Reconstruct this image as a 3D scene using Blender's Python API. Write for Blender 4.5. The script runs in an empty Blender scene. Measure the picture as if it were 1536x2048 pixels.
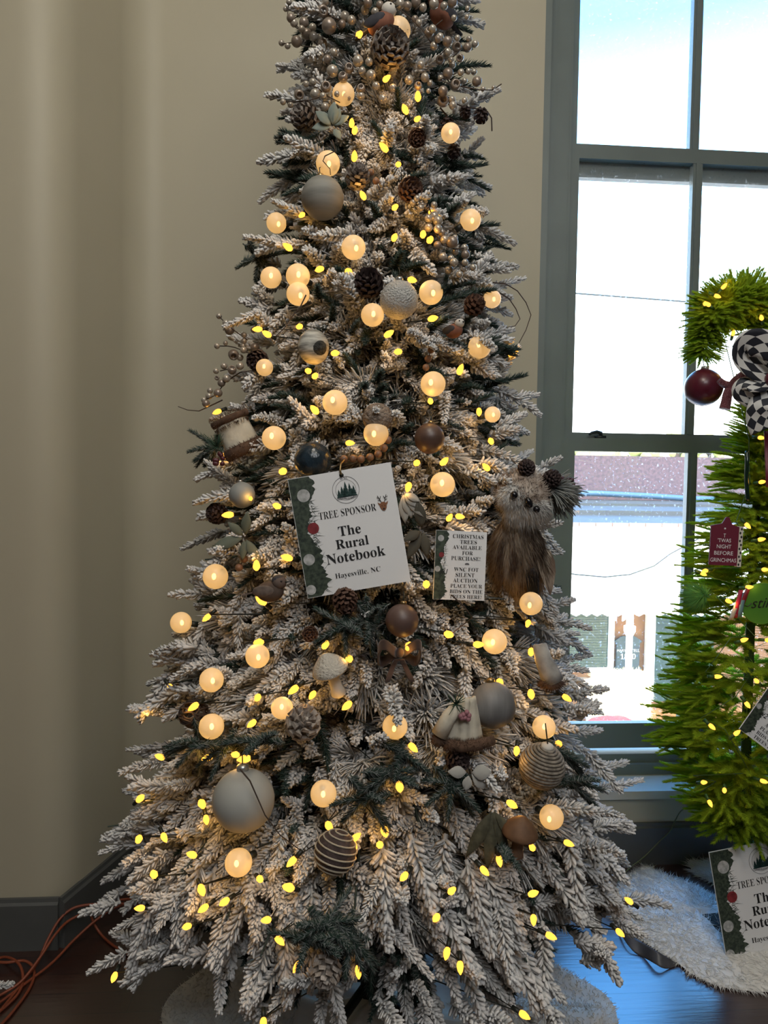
import bpy, math, random
import numpy as np
from mathutils import Vector, Matrix

S = bpy.context.scene
COL = S.collection
rnd = random.Random(7)
rng = np.random.default_rng(11)
PI = math.pi
R_ = math.radians

# ------------------------------------------------------------------ camera
CAM = Vector((0, 0, 1.5))
YAW, PITCH, ROLL, FPX = 4.2, 2.7, 0.8, 1480.0
cam_data = bpy.data.cameras.new('camera')
cam_data.sensor_fit = 'VERTICAL'
cam_data.sensor_height = 36.0
cam_data.lens = FPX / 2048 * 36
cam_data.clip_end = 500
cam = bpy.data.objects.new('camera', cam_data)
COL.objects.link(cam)
ROT = Matrix.Rotation(R_(-YAW), 3, 'Z') @ Matrix.Rotation(R_(90 - PITCH), 3, 'X') @ Matrix.Rotation(R_(ROLL), 3, 'Z')
cam.matrix_world = Matrix.Translation(CAM) @ ROT.to_4x4()
S.camera = cam
S.view_settings.view_transform = 'Standard'
S.view_settings.look = 'None'
S.view_settings.gamma = 1
S.view_settings.exposure = 0.0

# ------------------------------------------------------------------ sky, sun, added fill lights
world = bpy.data.worlds.new('sky')
S.world = world
world.use_nodes = True
wn = world.node_tree
wn.nodes.clear()
w_tc = wn.nodes.new('ShaderNodeTexCoord')
w_sep = wn.nodes.new('ShaderNodeSeparateXYZ')
w_ramp = wn.nodes.new('ShaderNodeValToRGB')
w_bg = wn.nodes.new('ShaderNodeBackground')
w_out = wn.nodes.new('ShaderNodeOutputWorld')
wn.links.new(w_tc.outputs['Generated'], w_sep.inputs[0])
wn.links.new(w_sep.outputs['Z'], w_ramp.inputs[0])
wn.links.new(w_ramp.outputs[0], w_bg.inputs[0])
wn.links.new(w_bg.outputs[0], w_out.inputs[0])
cr = w_ramp.color_ramp
cr.elements[0].position = 0.0
cr.elements[0].color = (1.0, 1.03, 1.03, 1)
cr.elements[1].position = 1.0
cr.elements[1].color = (0.10, 0.36, 0.9, 1)
for pos, c in ((0.2, (0.80, 0.97, 1.08)), (0.36, (0.36, 0.76, 1.12)), (0.50, (0.100, 0.42, 1.0)), (0.75, (0.095, 0.38, 0.95))):
    e = cr.elements.new(pos)
    e.color = (*c, 1)
w_bg.inputs[1].default_value = 6.6

def light(name, kind, loc, energy, color, size=None, aim=None, **kw):
    d = bpy.data.lights.new(name, kind)
    d.energy = energy
    d.color = color
    if kind == 'AREA':
        d.shape = 'RECTANGLE'
        d.size, d.size_y = size
    elif kind == 'SUN':
        d.angle = R_(0.6)
    elif size:
        d.shadow_soft_size = size
    for k, v in kw.items():
        setattr(d, k, v)
    o = bpy.data.objects.new(name, d)
    COL.objects.link(o)
    o.location = loc
    if aim is not None:
        o.rotation_euler = (Vector(aim) - Vector(loc)).to_track_quat('-Z', 'Y').to_euler()
    return o

light('sun', 'SUN', (-8, -14, 38), 19.0, (1.0, 0.93, 0.80), aim=(0, 12, 0))
# added fill lights without fixtures, above and behind the photographer
light('ceiling_fill_point', 'POINT', (0.05, 0.30, 3.8), 74, (1.0, 0.93, 0.80), 0.4)
light('ceiling_fill_area', 'AREA', (0.6, -1.6, 4.1), 92, (0.96, 0.98, 1.0), (2.4, 1.6), aim=(0.5, 1.4, 0.5))

# ------------------------------------------------------------------ helpers: pixels of the 1536x2048 frame to points in the place
def ray(px, py):
    return ROT @ Vector(((px - 768) / FPX, -(py - 1024) / FPX, -1.0))

def P(px, py, Y):
    d = ray(px, py)
    return CAM + d * (Y / d.y)

def FL(px, py, z=0.0):
    d = ray(px, py)
    return CAM + d * ((z - CAM.z) / d.z)

# ------------------------------------------------------------------ materials
def lin(r, g, b):
    f = lambda c: (c / 255) / 12.92 if c <= 10 else ((c / 255 + 0.055) / 1.055) ** 2.4
    return (f(r), f(g), f(b), 1.0)

def mat(name, col, rough=0.6, metal=0.0, noise=0.0, scale=40.0, bump=0.0, emit=None, estr=0.0, coat=0.0, spec=0.5, col2=None, sheen=0.0, stretch=None, detail=4):
    m = bpy.data.materials.new(name)
    m.use_nodes = True
    n = m.node_tree
    b = n.nodes['Principled BSDF']
    col = tuple(col[:3]) + (1.0,)
    b.inputs['Base Color'].default_value = col
    b.inputs['Roughness'].default_value = rough
    b.inputs['Metallic'].default_value = metal
    b.inputs['Coat Weight'].default_value = coat
    b.inputs['Specular IOR Level'].default_value = spec
    b.inputs['Sheen Weight'].default_value = sheen
    if emit:
        b.inputs['Emission Color'].default_value = (*emit[:3], 1)
        b.inputs['Emission Strength'].default_value = estr
    if noise or bump or col2:
        tc = n.nodes.new('ShaderNodeTexCoord')
        nz = n.nodes.new('ShaderNodeTexNoise')
        nz.inputs['Scale'].default_value = scale
        nz.inputs['Detail'].default_value = detail
        if stretch:
            mp = n.nodes.new('ShaderNodeMapping')
            mp.inputs['Scale'].default_value = stretch
            n.links.new(tc.outputs['Object'], mp.inputs[0])
            n.links.new(mp.outputs[0], nz.inputs[0])
        else:
            n.links.new(tc.outputs['Object'], nz.inputs[0])
        if noise or col2:
            mx = n.nodes.new('ShaderNodeMix')
            mx.data_type = 'RGBA'
            c2 = tuple(col2[:3]) + (1.0,) if col2 else tuple(max(0, c * (1 - noise)) for c in col[:3]) + (1.0,)
            rp = n.nodes.new('ShaderNodeMapRange')
            rp.inputs[1].default_value, rp.inputs[2].default_value = 0.38, 0.62
            n.links.new(nz.outputs[0], rp.inputs[0])
            n.links.new(rp.outputs[0], mx.inputs[0])
            mx.inputs[6].default_value = col
            mx.inputs[7].default_value = c2
            n.links.new(mx.outputs[2], b.inputs['Base Color'])
        if bump:
            bp = n.nodes.new('ShaderNodeBump')
            bp.inputs['Strength'].default_value = bump
            bp.inputs['Distance'].default_value = 0.01
            n.links.new(nz.outputs[0], bp.inputs['Height'])
            n.links.new(bp.outputs[0], b.inputs['Normal'])
    return m

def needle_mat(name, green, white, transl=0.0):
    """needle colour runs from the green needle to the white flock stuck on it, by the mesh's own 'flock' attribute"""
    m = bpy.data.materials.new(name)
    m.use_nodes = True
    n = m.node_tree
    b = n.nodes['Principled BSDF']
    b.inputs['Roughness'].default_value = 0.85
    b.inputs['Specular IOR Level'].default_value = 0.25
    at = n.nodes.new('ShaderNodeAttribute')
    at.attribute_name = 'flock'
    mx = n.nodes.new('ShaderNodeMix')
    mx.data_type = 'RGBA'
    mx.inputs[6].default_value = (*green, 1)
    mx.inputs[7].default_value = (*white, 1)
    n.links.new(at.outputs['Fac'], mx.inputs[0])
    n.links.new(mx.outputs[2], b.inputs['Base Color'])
    if transl:
        tr = n.nodes.new('ShaderNodeBsdfTranslucent')
        ms = n.nodes.new('ShaderNodeMixShader')
        ms.inputs[0].default_value = transl
        n.links.new(mx.outputs[2], tr.inputs[0])
        n.links.new(b.outputs[0], ms.inputs[1])
        n.links.new(tr.outputs[0], ms.inputs[2])
        n.links.new(ms.outputs[0], n.nodes['Material Output'].inputs[0])
    return m

def glow_mat(name, col, strength):
    m = bpy.data.materials.new(name)
    m.use_nodes = True
    n = m.node_tree
    n.nodes.clear()
    e = n.nodes.new('ShaderNodeEmission')
    e.inputs[0].default_value = (*col, 1)
    e.inputs[1].default_value = strength
    o = n.nodes.new('ShaderNodeOutputMaterial')
    n.links.new(e.outputs[0], o.inputs[0])
    return m

def globe_mat(name):
    """frosted glass globe: milky shell that scatters the lamp inside and lets part of it through"""
    m = bpy.data.materials.new(name)
    m.use_nodes = True
    n = m.node_tree
    n.nodes.clear()
    o = n.nodes.new('ShaderNodeOutputMaterial')
    d = n.nodes.new('ShaderNodeBsdfTranslucent')
    d.inputs[0].default_value = (0.9, 0.85, 0.75, 1)
    p = n.nodes.new('ShaderNodeBsdfPrincipled')
    p.inputs['Base Color'].default_value = (0.8, 0.74, 0.64, 1)
    p.inputs['Roughness'].default_value = 0.25
    p.inputs['Emission Color'].default_value = (1.0, 0.56, 0.17, 1)
    p.inputs['Emission Strength'].default_value = 0.50
    t = n.nodes.new('ShaderNodeBsdfTransparent')
    t.inputs[0].default_value = (1, 0.95, 0.85, 1)
    a = n.nodes.new('ShaderNodeMixShader')
    a.inputs[0].default_value = 0.3
    b = n.nodes.new('ShaderNodeMixShader')
    b.inputs[0].default_value = 0.34
    n.links.new(p.outputs[0], a.inputs[1])
    n.links.new(d.outputs[0], a.inputs[2])
    n.links.new(a.outputs[0], b.inputs[1])
    n.links.new(t.outputs[0], b.inputs[2])
    n.links.new(b.outputs[0], o.inputs[0])
    return m

def glass_mat(name):
    m = bpy.data.materials.new(name)
    m.use_nodes = True
    n = m.node_tree
    n.nodes.clear()
    o = n.nodes.new('ShaderNodeOutputMaterial')
    t = n.nodes.new('ShaderNodeBsdfTransparent')
    g = n.nodes.new('ShaderNodeBsdfGlossy')
    g.inputs['Roughness'].default_value = 0.02
    d = n.nodes.new('ShaderNodeBsdfTranslucent')
    d.inputs[0].default_value = (0.8, 0.8, 0.78, 1)
    a = n.nodes.new('ShaderNodeMixShader')
    a.inputs[0].default_value = 0.05
    b = n.nodes.new('ShaderNodeMixShader')
    tc = n.nodes.new('ShaderNodeTexCoord')
    nz = n.nodes.new('ShaderNodeTexNoise')
    nz.inputs['Scale'].default_value = 90
    mr = n.nodes.new('ShaderNodeMapRange')
    mr.inputs[1].default_value, mr.inputs[2].default_value = 0.62, 0.80
    mr.inputs[3].default_value, mr.inputs[4].default_value = 0.018, 0.35
    n.links.new(tc.outputs['Object'], nz.inputs[0])
    n.links.new(nz.outputs[0], mr.inputs[0])
    n.links.new(mr.outputs[0], b.inputs[0])
    n.links.new(t.outputs[0], a.inputs[1])
    n.links.new(g.outputs[0], a.inputs[2])
    n.links.new(a.outputs[0], b.inputs[1])
    n.links.new(d.outputs[0], b.inputs[2])
    n.links.new(b.outputs[0], o.inputs[0])
    return m

def plank_mat(name):
    m = bpy.data.materials.new(name)
    m.use_nodes = True
    n = m.node_tree
    b = n.nodes['Principled BSDF']
    tc = n.nodes.new('ShaderNodeTexCoord')
    br = n.nodes.new('ShaderNodeTexBrick')
    br.inputs['Scale'].default_value = 1.0
    br.inputs['Brick Width'].default_value = 1.1
    br.inputs['Row Height'].default_value = 0.085
    br.inputs['Mortar Size'].default_value = 0.0014
    br.inputs['Color1'].default_value = (0.046, 0.017, 0.010, 1)
    br.inputs['Color2'].default_value = (0.030, 0.010, 0.007, 1)
    br.inputs['Mortar'].default_value = (0.008, 0.004, 0.003, 1)
    nz = n.nodes.new('ShaderNodeTexNoise')
    nz.inputs['Scale'].default_value = 9
    nz.inputs['Detail'].default_value = 6
    mp = n.nodes.new('ShaderNodeMapping')
    mp.inputs['Scale'].default_value = (1, 9, 1)
    n.links.new(tc.outputs['Object'], br.inputs[0])
    n.links.new(tc.outputs['Object'], mp.inputs[0])
    n.links.new(mp.outputs[0], nz.inputs[0])
    n.links.new(br.outputs['Color'], b.inputs['Base Color'])
    mr = n.nodes.new('ShaderNodeMapRange')
    mr.inputs[3].default_value, mr.inputs[4].default_value = 0.24, 0.40
    n.links.new(nz.outputs[0], mr.inputs[0])
    n.links.new(mr.outputs[0], b.inputs['Roughness'])
    b.inputs['Specular IOR Level'].default_value = 0.9
    b.inputs['Coat Weight'].default_value = 1.0
    b.inputs['Coat Roughness'].default_value = 0.22
    b.inputs['Coat IOR'].default_value = 1.7
    ad = n.nodes.new('ShaderNodeMath')
    ad.operation = 'MULTIPLY_ADD'
    ad.inputs[1].default_value = -1.0
    n.links.new(br.outputs['Fac'], ad.inputs[0])
    n.links.new(nz.outputs[0], ad.inputs[2])
    bp = n.nodes.new('ShaderNodeBump')
    bp.inputs['Strength'].default_value = 0.25
    bp.inputs['Distance'].default_value = 0.002
    n.links.new(ad.outputs[0], bp.inputs['Height'])
    n.links.new(bp.outputs[0], b.inputs['Normal'])
    n.links.new(bp.outputs[0], b.inputs['Coat Normal'])
    return m

def check_mat(name, su, sv, c1, c2, diamond=True):
    m = bpy.data.materials.new(name)
    m.use_nodes = True
    n = m.node_tree
    b = n.nodes['Principled BSDF']
    b.inputs['Roughness'].default_value = 0.6
    uv = n.nodes.new('ShaderNodeUVMap')
    mp = n.nodes.new('ShaderNodeMapping')
    mp.inputs['Scale'].default_value = (su, sv, 1)
    mp.inputs['Rotation'].default_value = (0, 0, R_(45) if diamond else 0)
    mp.vector_type = 'POINT'
    ck = n.nodes.new('ShaderNodeTexChecker')
    ck.inputs['Scale'].default_value = 1.0
    ck.inputs[1].default_value = (*c1, 1)
    ck.inputs[2].default_value = (*c2, 1)
    n.links.new(uv.outputs[0], mp.inputs[0])
    n.links.new(mp.outputs[0], ck.inputs[0])
    n.links.new(ck.outputs[0], b.inputs['Base Color'])
    return m

M = {}
M['wall_dim'] = mat('unseen_wall_dark', (0.15, 0.11, 0.08), 0.6, noise=0.2, scale=3)  # made-up dark tone for the unseen walls, cuts bounced light
M['wall'] = mat('wall_paint', (0.45, 0.41, 0.305), 0.55, noise=0.05, scale=1.6, bump=0.05)
M['ceiling'] = mat('ceiling_paint', (0.6, 0.57, 0.5), 0.8)
M['base'] = mat('baseboard_paint', (0.085, 0.088, 0.085), 0.5, noise=0.1, scale=6)
M['frame'] = mat('sage_window_paint', (0.16, 0.19, 0.18), 0.4, noise=0.08, scale=5)
M['sill'] = mat('sill_paint', (0.55, 0.53, 0.46), 0.3, spec=0.9, noise=0.06, scale=8, bump=0.08)
M['floor'] = plank_mat('dark_plank_floor')
M['glass'] = glass_mat('dusty_glass')
M['flock'] = needle_mat('flocked_needles', (0.020, 0.040, 0.030), (0.70, 0.69, 0.675))
M['green'] = needle_mat('lime_needles', (0.42, 0.60, 0.035), (0.62, 0.78, 0.07), 0.6)
M['bark'] = mat('bark', (0.05, 0.035, 0.025), 0.9, noise=0.4, scale=60, bump=0.3)
M['wire'] = mat('dark_wire', (0.012, 0.016, 0.012), 0.5)
M['twig'] = mat('brown_twig', (0.045, 0.028, 0.02), 0.8)
M['bulb'] = glow_mat('warm_bulb', (1.0, 0.44, 0.055), 2.3)
M['globe'] = globe_mat('frosted_globe')
M['filament'] = glow_mat('globe_lamp', (1.0, 0.55, 0.12), 11.0)
M['berry'] = mat('champagne_pearl', (0.47, 0.42, 0.35), 0.2, metal=0.3, noise=0.25, scale=30)
M['berry_dark'] = mat('dull_pod', (0.30, 0.245, 0.20), 0.3, metal=0.3, noise=0.3, scale=40)
M['black'] = mat('black_print', (0.006, 0.006, 0.007), 0.6)
M['card'] = mat('white_card', (0.76, 0.76, 0.76), 0.45)
M['plush'] = mat('cream_plush', (0.72, 0.68, 0.60), 1.0, noise=0.08, scale=14, sheen=0.3)
M['brown_fur'] = mat('brown_fur', (0.125, 0.070, 0.043), 1.0, noise=0.35, scale=50)
M['cream'] = mat('cream_felt', (0.60, 0.55, 0.44), 0.95, noise=0.12, scale=60, bump=0.2)
M['sprig'] = mat('green_sprig', (0.02, 0.055, 0.03), 0.8)
M['gold'] = mat('brass_cap', (0.35, 0.25, 0.12), 0.35, metal=0.9)
M['silver'] = mat('silver_cap', (0.45, 0.45, 0.43), 0.35, metal=0.8)

# ------------------------------------------------------------------ mesh builder
class MB:
    def __init__(self):
        self.v, self.f, self.n, self.uv = [], [], 0, None

    def add(self, V, F):
        o = self.n
        self.v.extend([tuple(p) for p in V])
        self.f.extend([tuple(i + o for i in q) for q in F])
        self.n += len(V)
        return self

    def box(self, lo, hi):
        x0, y0, z0 = lo
        x1, y1, z1 = hi
        return self.add([(x0, y0, z0), (x1, y0, z0), (x1, y1, z0), (x0, y1, z0), (x0, y0, z1), (x1, y0, z1), (x1, y1, z1), (x0, y1, z1)],
                        [(0, 3, 2, 1), (4, 5, 6, 7), (0, 1, 5, 4), (1, 2, 6, 5), (2, 3, 7, 6), (3, 0, 4, 7)])

    def obox(self, o, u, v, w):
        """box at corner o spanned by three vectors"""
        o, u, v, w = map(Vector, (o, u, v, w))
        return self.add([o, o + u, o + u + v, o + v, o + w, o + u + w, o + u + v + w, o + v + w],
                        [(0, 3, 2, 1), (4, 5, 6, 7), (0, 1, 5, 4), (1, 2, 6, 5), (2, 3, 7, 6), (3, 0, 4, 7)])

    def tube(self, pts, r, n=8, cap=True):
        pts = [Vector(p) for p in pts]
        k = len(pts)
        rs = r if isinstance(r, (list, tuple)) else [r] * k
        t = (pts[1] - pts[0]).normalized()
        a = t.orthogonal().normalized()
        V, F = [], []
        for i, p in enumerate(pts):
            t = (pts[min(i + 1, k - 1)] - pts[max(i - 1, 0)])
            t = t.normalized() if t.length > 1e-9 else Vector((0, 0, 1))
            a = (a - t * a.dot(t))
            a = a.normalized() if a.length > 1e-6 else t.orthogonal().normalized()
            b = t.cross(a)
            for j in range(n):
                q = 2 * PI * j / n
                V.append(p + (a * math.cos(q) + b * math.sin(q)) * rs[i])
        for i in range(k - 1):
            for j in range(n):
                j2 = (j + 1) % n
                F.append((i * n + j, i * n + j2, (i + 1) * n + j2, (i + 1) * n + j))
        if cap:
            F.append(tuple(range(n))[::-1])
            F.append(tuple((k - 1) * n + j for j in range(n)))
        return self.add(V, F)

    def ball(self, c, r, seg=20, rings=12, axes=None):
        c = Vector(c)
        rx, ry, rz = (r, r, r) if not isinstance(r, (tuple, list)) else r
        A = axes or Matrix.Identity(3)
        V = [c + A @ Vector((0, 0, rz))]
        for i in range(1, rings):
            th = PI * i / rings
            for j in range(seg):
                ph = 2 * PI * j / seg
                V.append(c + A @ Vector((rx * math.sin(th) * math.cos(ph), ry * math.sin(th) * math.sin(ph), rz * math.cos(th))))
        V.append(c - A @ Vector((0, 0, rz)))
        F = []
        for j in range(seg):
            F.append((0, 1 + j, 1 + (j + 1) % seg))
        for i in range(rings - 2):
            for j in range(seg):
                a = 1 + i * seg + j
                b = 1 + i * seg + (j + 1) % seg
                F.append((a, a + seg, b + seg, b))
        e = len(V) - 1
        s = 1 + (rings - 2) * seg
        for j in range(seg):
            F.append((e, s + (j + 1) % seg, s + j))
        return self.add(V, F)

    def lathe(self, o, axis, prof, n=20):
        """prof: (radius, height along axis)"""
        o = Vector(o)
        ax = Vector(axis).normalized()
        a = ax.orthogonal().normalized()
        b = ax.cross(a)
        V, F = [], []
        for r, h in prof:
            for j in range(n):
                q = 2 * PI * j / n
                V.append(o + ax * h + (a * math.cos(q) + b * math.sin(q)) * r)
        for i in range(len(prof) - 1):
            for j in range(n):
                j2 = (j + 1) % n
                F.append((i * n + j, i * n + j2, (i + 1) * n + j2, (i + 1) * n + j))
        F.append(tuple(range(n))[::-1])
        F.append(tuple((len(prof) - 1) * n + j for j in range(n)))
        return self.add(V, F)

    def poly(self, pts):
        return self.add(pts, [tuple(range(len(pts)))])

    def slab(self, pts, thick):
        """flat outline given depth along vector thick"""
        k = len(pts)
        t = Vector(thick)
        pts = [Vector(p) for p in pts]
        V = pts + [p + t for p in pts]
        F = [tuple(range(k)), tuple(range(2 * k - 1, k - 1, -1))]
        for i in range(k):
            j = (i + 1) % k
            F.append((i, i + k, j + k, j))
        return self.add(V, F)

    def grid(self, fn, nu, nv, uv=False):
        V = [fn(i / nu, j / nv) for j in range(nv + 1) for i in range(nu + 1)]
        F = [(j * (nu + 1) + i, j * (nu + 1) + i + 1, (j + 1) * (nu + 1) + i + 1, (j + 1) * (nu + 1) + i) for j in range(nv) for i in range(nu)]
        if uv:
            self.uv = (self.uv or []) + [(i / nu, j / nv) for j in range(nv + 1) for i in range(nu + 1)]
        return self.add(V, F)

    def leaf(self, o, d, up, L, W, curl=0.15):
        o, d, up = Vector(o), Vector(d).normalized(), Vector(up)
        up = (up - d * up.dot(d)).normalized()
        s = d.cross(up)
        V, F = [], []
        prof = [0.06, 0.55, 0.9, 1.0, 0.85, 0.5, 0.04]
        for i, w in enumerate(prof):
            t = i / (len(prof) - 1)
            c = o + d * (L * t) - up * (curl * L * t * t)
            V += [c - s * (W * w / 2) + up * (0.12 * W * w), c, c + s * (W * w / 2) + up * (0.12 * W * w)]
        for i in range(len(prof) - 1):
            a = 3 * i
            F += [(a, a + 1, a + 4, a + 3), (a + 1, a + 2, a + 5, a + 4)]
        return self.add(V, F)

    def strands(self, pts, dirs, L, r):
        """short tapered hairs"""
        for p, d in zip(pts, dirs):
            d = Vector(d).normalized()
            p = Vector(p)
            a = d.orthogonal().normalized()
            b = d.cross(a)
            l = L * rnd.uniform(0.6, 1.2)
            self.add([p + a * r, p - a * r * 0.5 + b * r * 0.87, p - a * r * 0.5 - b * r * 0.87, p + d * l - Vector((0, 0, 0.15 * l))],
                     [(0, 1, 3), (1, 2, 3), (2, 0, 3)])
        return self

    def mesh(self, name, smooth=True):
        m = bpy.data.meshes.new(name)
        m.from_pydata(self.v, [], self.f)
        if smooth:
            m.polygons.foreach_set('use_smooth', [True] * len(m.polygons))
        if self.uv:
            l = m.uv_layers.new(name='UVMap')
            for lp in m.loops:
                l.data[lp.index].uv = self.uv[lp.vertex_index]
        m.update()
        return m

def wloc(o):
    p = Vector((0, 0, 0))
    while o is not None:
        p += o.location
        o = o.parent
    return p

def put(name, mb, material, parent=None, smooth=True, loc=None, label=None, thick=0.0):
    """one mesh object; vertices come in world space and are moved to the object's own origin"""
    base = wloc(parent) if parent else (Vector(loc) if loc is not None else Vector((0, 0, 0)))
    if isinstance(mb, MB):
        mb.v = [(p[0] - base.x, p[1] - base.y, p[2] - base.z) for p in mb.v]
        me = mb.mesh(name, smooth)
    else:
        me = mb
    me.materials.clear()
    me.materials.append(material)
    o = bpy.data.objects.new(name, me)
    COL.objects.link(o)
    if parent:
        o.parent = parent
    else:
        o.location = base
    if label:
        o['label'] = label
    if thick:
        md = o.modifiers.new('depth', 'SOLIDIFY')
        md.thickness = thick
        md.offset = 0
    return o

def tag(o, label, cat, group=None):
    o['label'] = label
    o['category'] = cat
    if group:
        o['group'] = group
    return o

def root(name, loc, label=None, cat=None, group=None):
    o = bpy.data.objects.new(name, None)
    o.empty_display_size = 0.05
    COL.objects.link(o)
    o.location = loc
    if label:
        tag(o, label, cat, group)
    return o

def struct(name, mb, material, smooth=False):
    o = put(name, mb, material, None, smooth)
    o['kind'] = 'structure'
    return o

# text: serif capitals and small letters as flat meshes
def serif(s):
    out = ''
    for c in s:
        if 'A' <= c <= 'Z':
            out += chr(0x1D400 + ord(c) - 65)
        elif 'a' <= c <= 'z':
            out += chr(0x1D41A + ord(c) - 97)
        elif '0' <= c <= '9':
            out += chr(0x1D7CE + ord(c) - 48)
        else:
            out += c
    return out

def text_into(mb, s, c, u, v, width, thin=0.0, height=None, use_serif=True, shear=0.0):
    """writes s centred on c; u runs along the line, v up the letters; width in metres"""
    cu = bpy.data.curves.new('lettering', 'FONT')
    cu.body = serif(s) if use_serif else s
    cu.align_x = 'CENTER'
    cu.align_y = 'CENTER'
    cu.resolution_u = 3
    cu.offset = -thin
    cu.shear = shear
    o = bpy.data.objects.new('lettering', cu)
    COL.objects.link(o)
    dg = bpy.context.evaluated_depsgraph_get()
    me = bpy.data.meshes.new_from_object(o.evaluated_get(dg))
    bpy.data.objects.remove(o)
    bpy.data.curves.remove(cu)
    if len(me.vertices) == 0:
        return
    xs = [q.co.x for q in me.vertices]
    ys = [q.co.y for q in me.vertices]
    cx, cy = (min(xs) + max(xs)) / 2, (min(ys) + max(ys)) / 2
    k = width / max(1e-6, max(xs) - min(xs))
    kv = k if height is None else height / max(1e-6, max(ys) - min(ys))
    c, u, v = Vector(c), Vector(u).normalized(), Vector(v).normalized()
    mb.add([c + u * ((q.co.x - cx) * k) + v * ((q.co.y - cy) * kv) for q in me.vertices], [tuple(p.vertices) for p in me.polygons])
    bpy.data.meshes.remove(me)

# ------------------------------------------------------------------ the room
WY, LY = 2.76, 2.345           # window wall, left wall
XL, XR, YB, ZC = -3.2, 3.6, -4.2, 4.25
WX0, WX1 = 0.775, 2.22         # window opening
SILL = 0.289
struct('floor', MB().box((XL - .2, YB - .2, -0.1), (XR + .2, 3.2, 0)), M['floor'])
struct('ceiling', MB().box((XL - .2, YB - .2, ZC), (XR + .2, 3.2, ZC + .15)), M['ceiling'])
struct('wall_left', MB().box((XL - .2, LY, 0), (-1.05, 3.2, ZC)), M['wall'])
w = MB()                                              # splayed return with well worn round plaster corners
rp = [(-1.05, LY), (-0.95, LY)]
for q in range(1, 17):
    a = q / 16
    rp.append((-0.95 * (1 - a) ** 2 - 0.836 * 2 * a * (1 - a) - 0.800 * a * a, LY + .105 * a * a))
for q in range(1, 17):
    a = q / 16
    rp.append((-0.735 * (1 - a) ** 2 - 0.700 * 2 * a * (1 - a) - 0.600 * a * a, 2.655 * (1 - a) ** 2 + WY * (1 - (1 - a) ** 2)))
rp.append((-0.5, WY))
w.add([(x, y, z_) for z_ in (0, ZC) for x, y in rp], [(i_, i_ + 1, len(rp) + i_ + 1, len(rp) + i_) for i_ in range(len(rp) - 1)])
struct('wall_return', w, M['wall'], True)
w = MB()
w.box((-0.5, WY, 0), (WX0, 3.2, ZC))
w.box((WX1, WY, 0), (XR + .2, 3.2, ZC))
w.box((WX0, WY, 0), (WX1, 3.2, SILL))
w.box((WX0, WY, 3.95), (WX1, 3.2, ZC))
struct('wall_back', w, M['wall'])
struct('wall_right', MB().box((XR, YB, 0), (XR + .2, WY, ZC)), M['wall_dim'])
struct('wall_side', MB().box((XL - .2, YB, 0), (XL, LY, ZC)), M['wall_dim'])
struct('wall_rear', MB().box((XL, YB - .2, 0), (XR, YB, ZC)), M['wall_dim'])

def base_profile(p0, p1, n):
    """baseboard with a small moulded top along a wall line; n points into the room"""
    p0, p1, n = Vector((*p0, 0)), Vector((*p1, 0)), Vector((*n, 0)).normalized()
    prof = [(0, 0), (.019, 0), (.019, .145), (.012, .152), (.010, .163), (0, .163)]
    V = [p0 + n * a + Vector((0, 0, h)) for a, h in prof] + [p1 + n * a + Vector((0, 0, h)) for a, h in prof]
    k = len(prof)
    F = [tuple(range(k)), tuple(range(2 * k - 1, k - 1, -1))] + [(i, i + k, (i + 1) % k + k, (i + 1) % k) for i in range(k)]
    return MB().add(V, F)

struct('baseboard_left', base_profile((XL, LY), (-0.838, LY), (0, -1)), M['base'])
struct('baseboard_return', base_profile((-0.838, LY - .005), (-0.70, WY), (1, -.33)), M['base'])
struct('baseboard_back', base_profile((-0.70, WY), (XR, WY), (0, -1)), M['base'])

# window_1: three sashes one behind the other in a deep reveal
win = root('window_1', (1.49, 2.95, SILL))
win['kind'] = 'structure'
put('sill', MB().box((WX0 - .0, WY - .012, SILL - .03), (WX1, 3.2, SILL + .002)), M['sill'], win, False)
f = MB()
for a, b in ((WX0, .80), (WX1 - .025, WX1)):
    f.box((a, WY + .004, SILL + .002), (b, 3.2, 3.95))
f.box((.80, 2.90, SILL + .002), (.862, 2.955, 3.95)).box((.862, 2.925, SILL + .002), (.925, 2.98, 3.95)).box((.925, 2.940, SILL + .002), (.940, 2.99, 3.95))
f.box((2.13, 2.90, SILL + .002), (2.195, 2.955, 3.95)).box((2.055, 2.925, SILL + .002), (2.13, 2.98, 3.95))
f.box((.80, 2.90, 3.88), (2.195, 3.1, 3.95))
put('casing', f, M['frame'], win, False)
f = MB()
f.box((.80, 2.905, SILL + .002), (2.195, 3.1, .335)).box((.80, 2.925, .335), (2.195, 3.1, .372))
put('stool', f, M['frame'], win, False)
XM = 1.49
def sash(z0, z1, y, bot, top):
    s = MB()
    s.box((.930, y, z0), (.992, y + .035, z1)).box((1.99, y, z0), (2.06, y + .035, z1))
    s.box((.992, y, z0), (1.99, y + .035, z0 + bot)).box((.992, y, z1 - top), (1.99, y + .035, z1))
    s.box((XM - .020, y + .002, z0 + bot), (XM + .020, y + .033, z1 - top)).box((XM - .009, y - .004, z0 + bot), (XM + .009, y + .002, z1 - top))
    put('sash', s, M['frame'], win, False)
    for a, b in ((.992, XM - .02), (XM + .02, 1.99)):
        put('pane', MB().box((a, y + .017, z0 + bot), (b, y + .020, z1 - top)), M['glass'], win, False)
sash(.386, 1.671, 2.955, .104, .054)
sash(1.640, 2.857, 2.992, .055, .057)
sash(2.74, 3.90, 3.03, .075, .06)
lk = MB()
lk.box((1.085, 2.965, 1.671), (1.125, 2.99, 1.682)).tube([(1.105, 2.975, 1.68), (1.105, 2.972, 1.693), (1.085, 2.965, 1.697), (1.062, 2.962, 1.692), (1.052, 2.96, 1.684)], [.009, .008, .007, .006, .005], 8)
put('sash_lock', lk, M['wire'], win)


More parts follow.
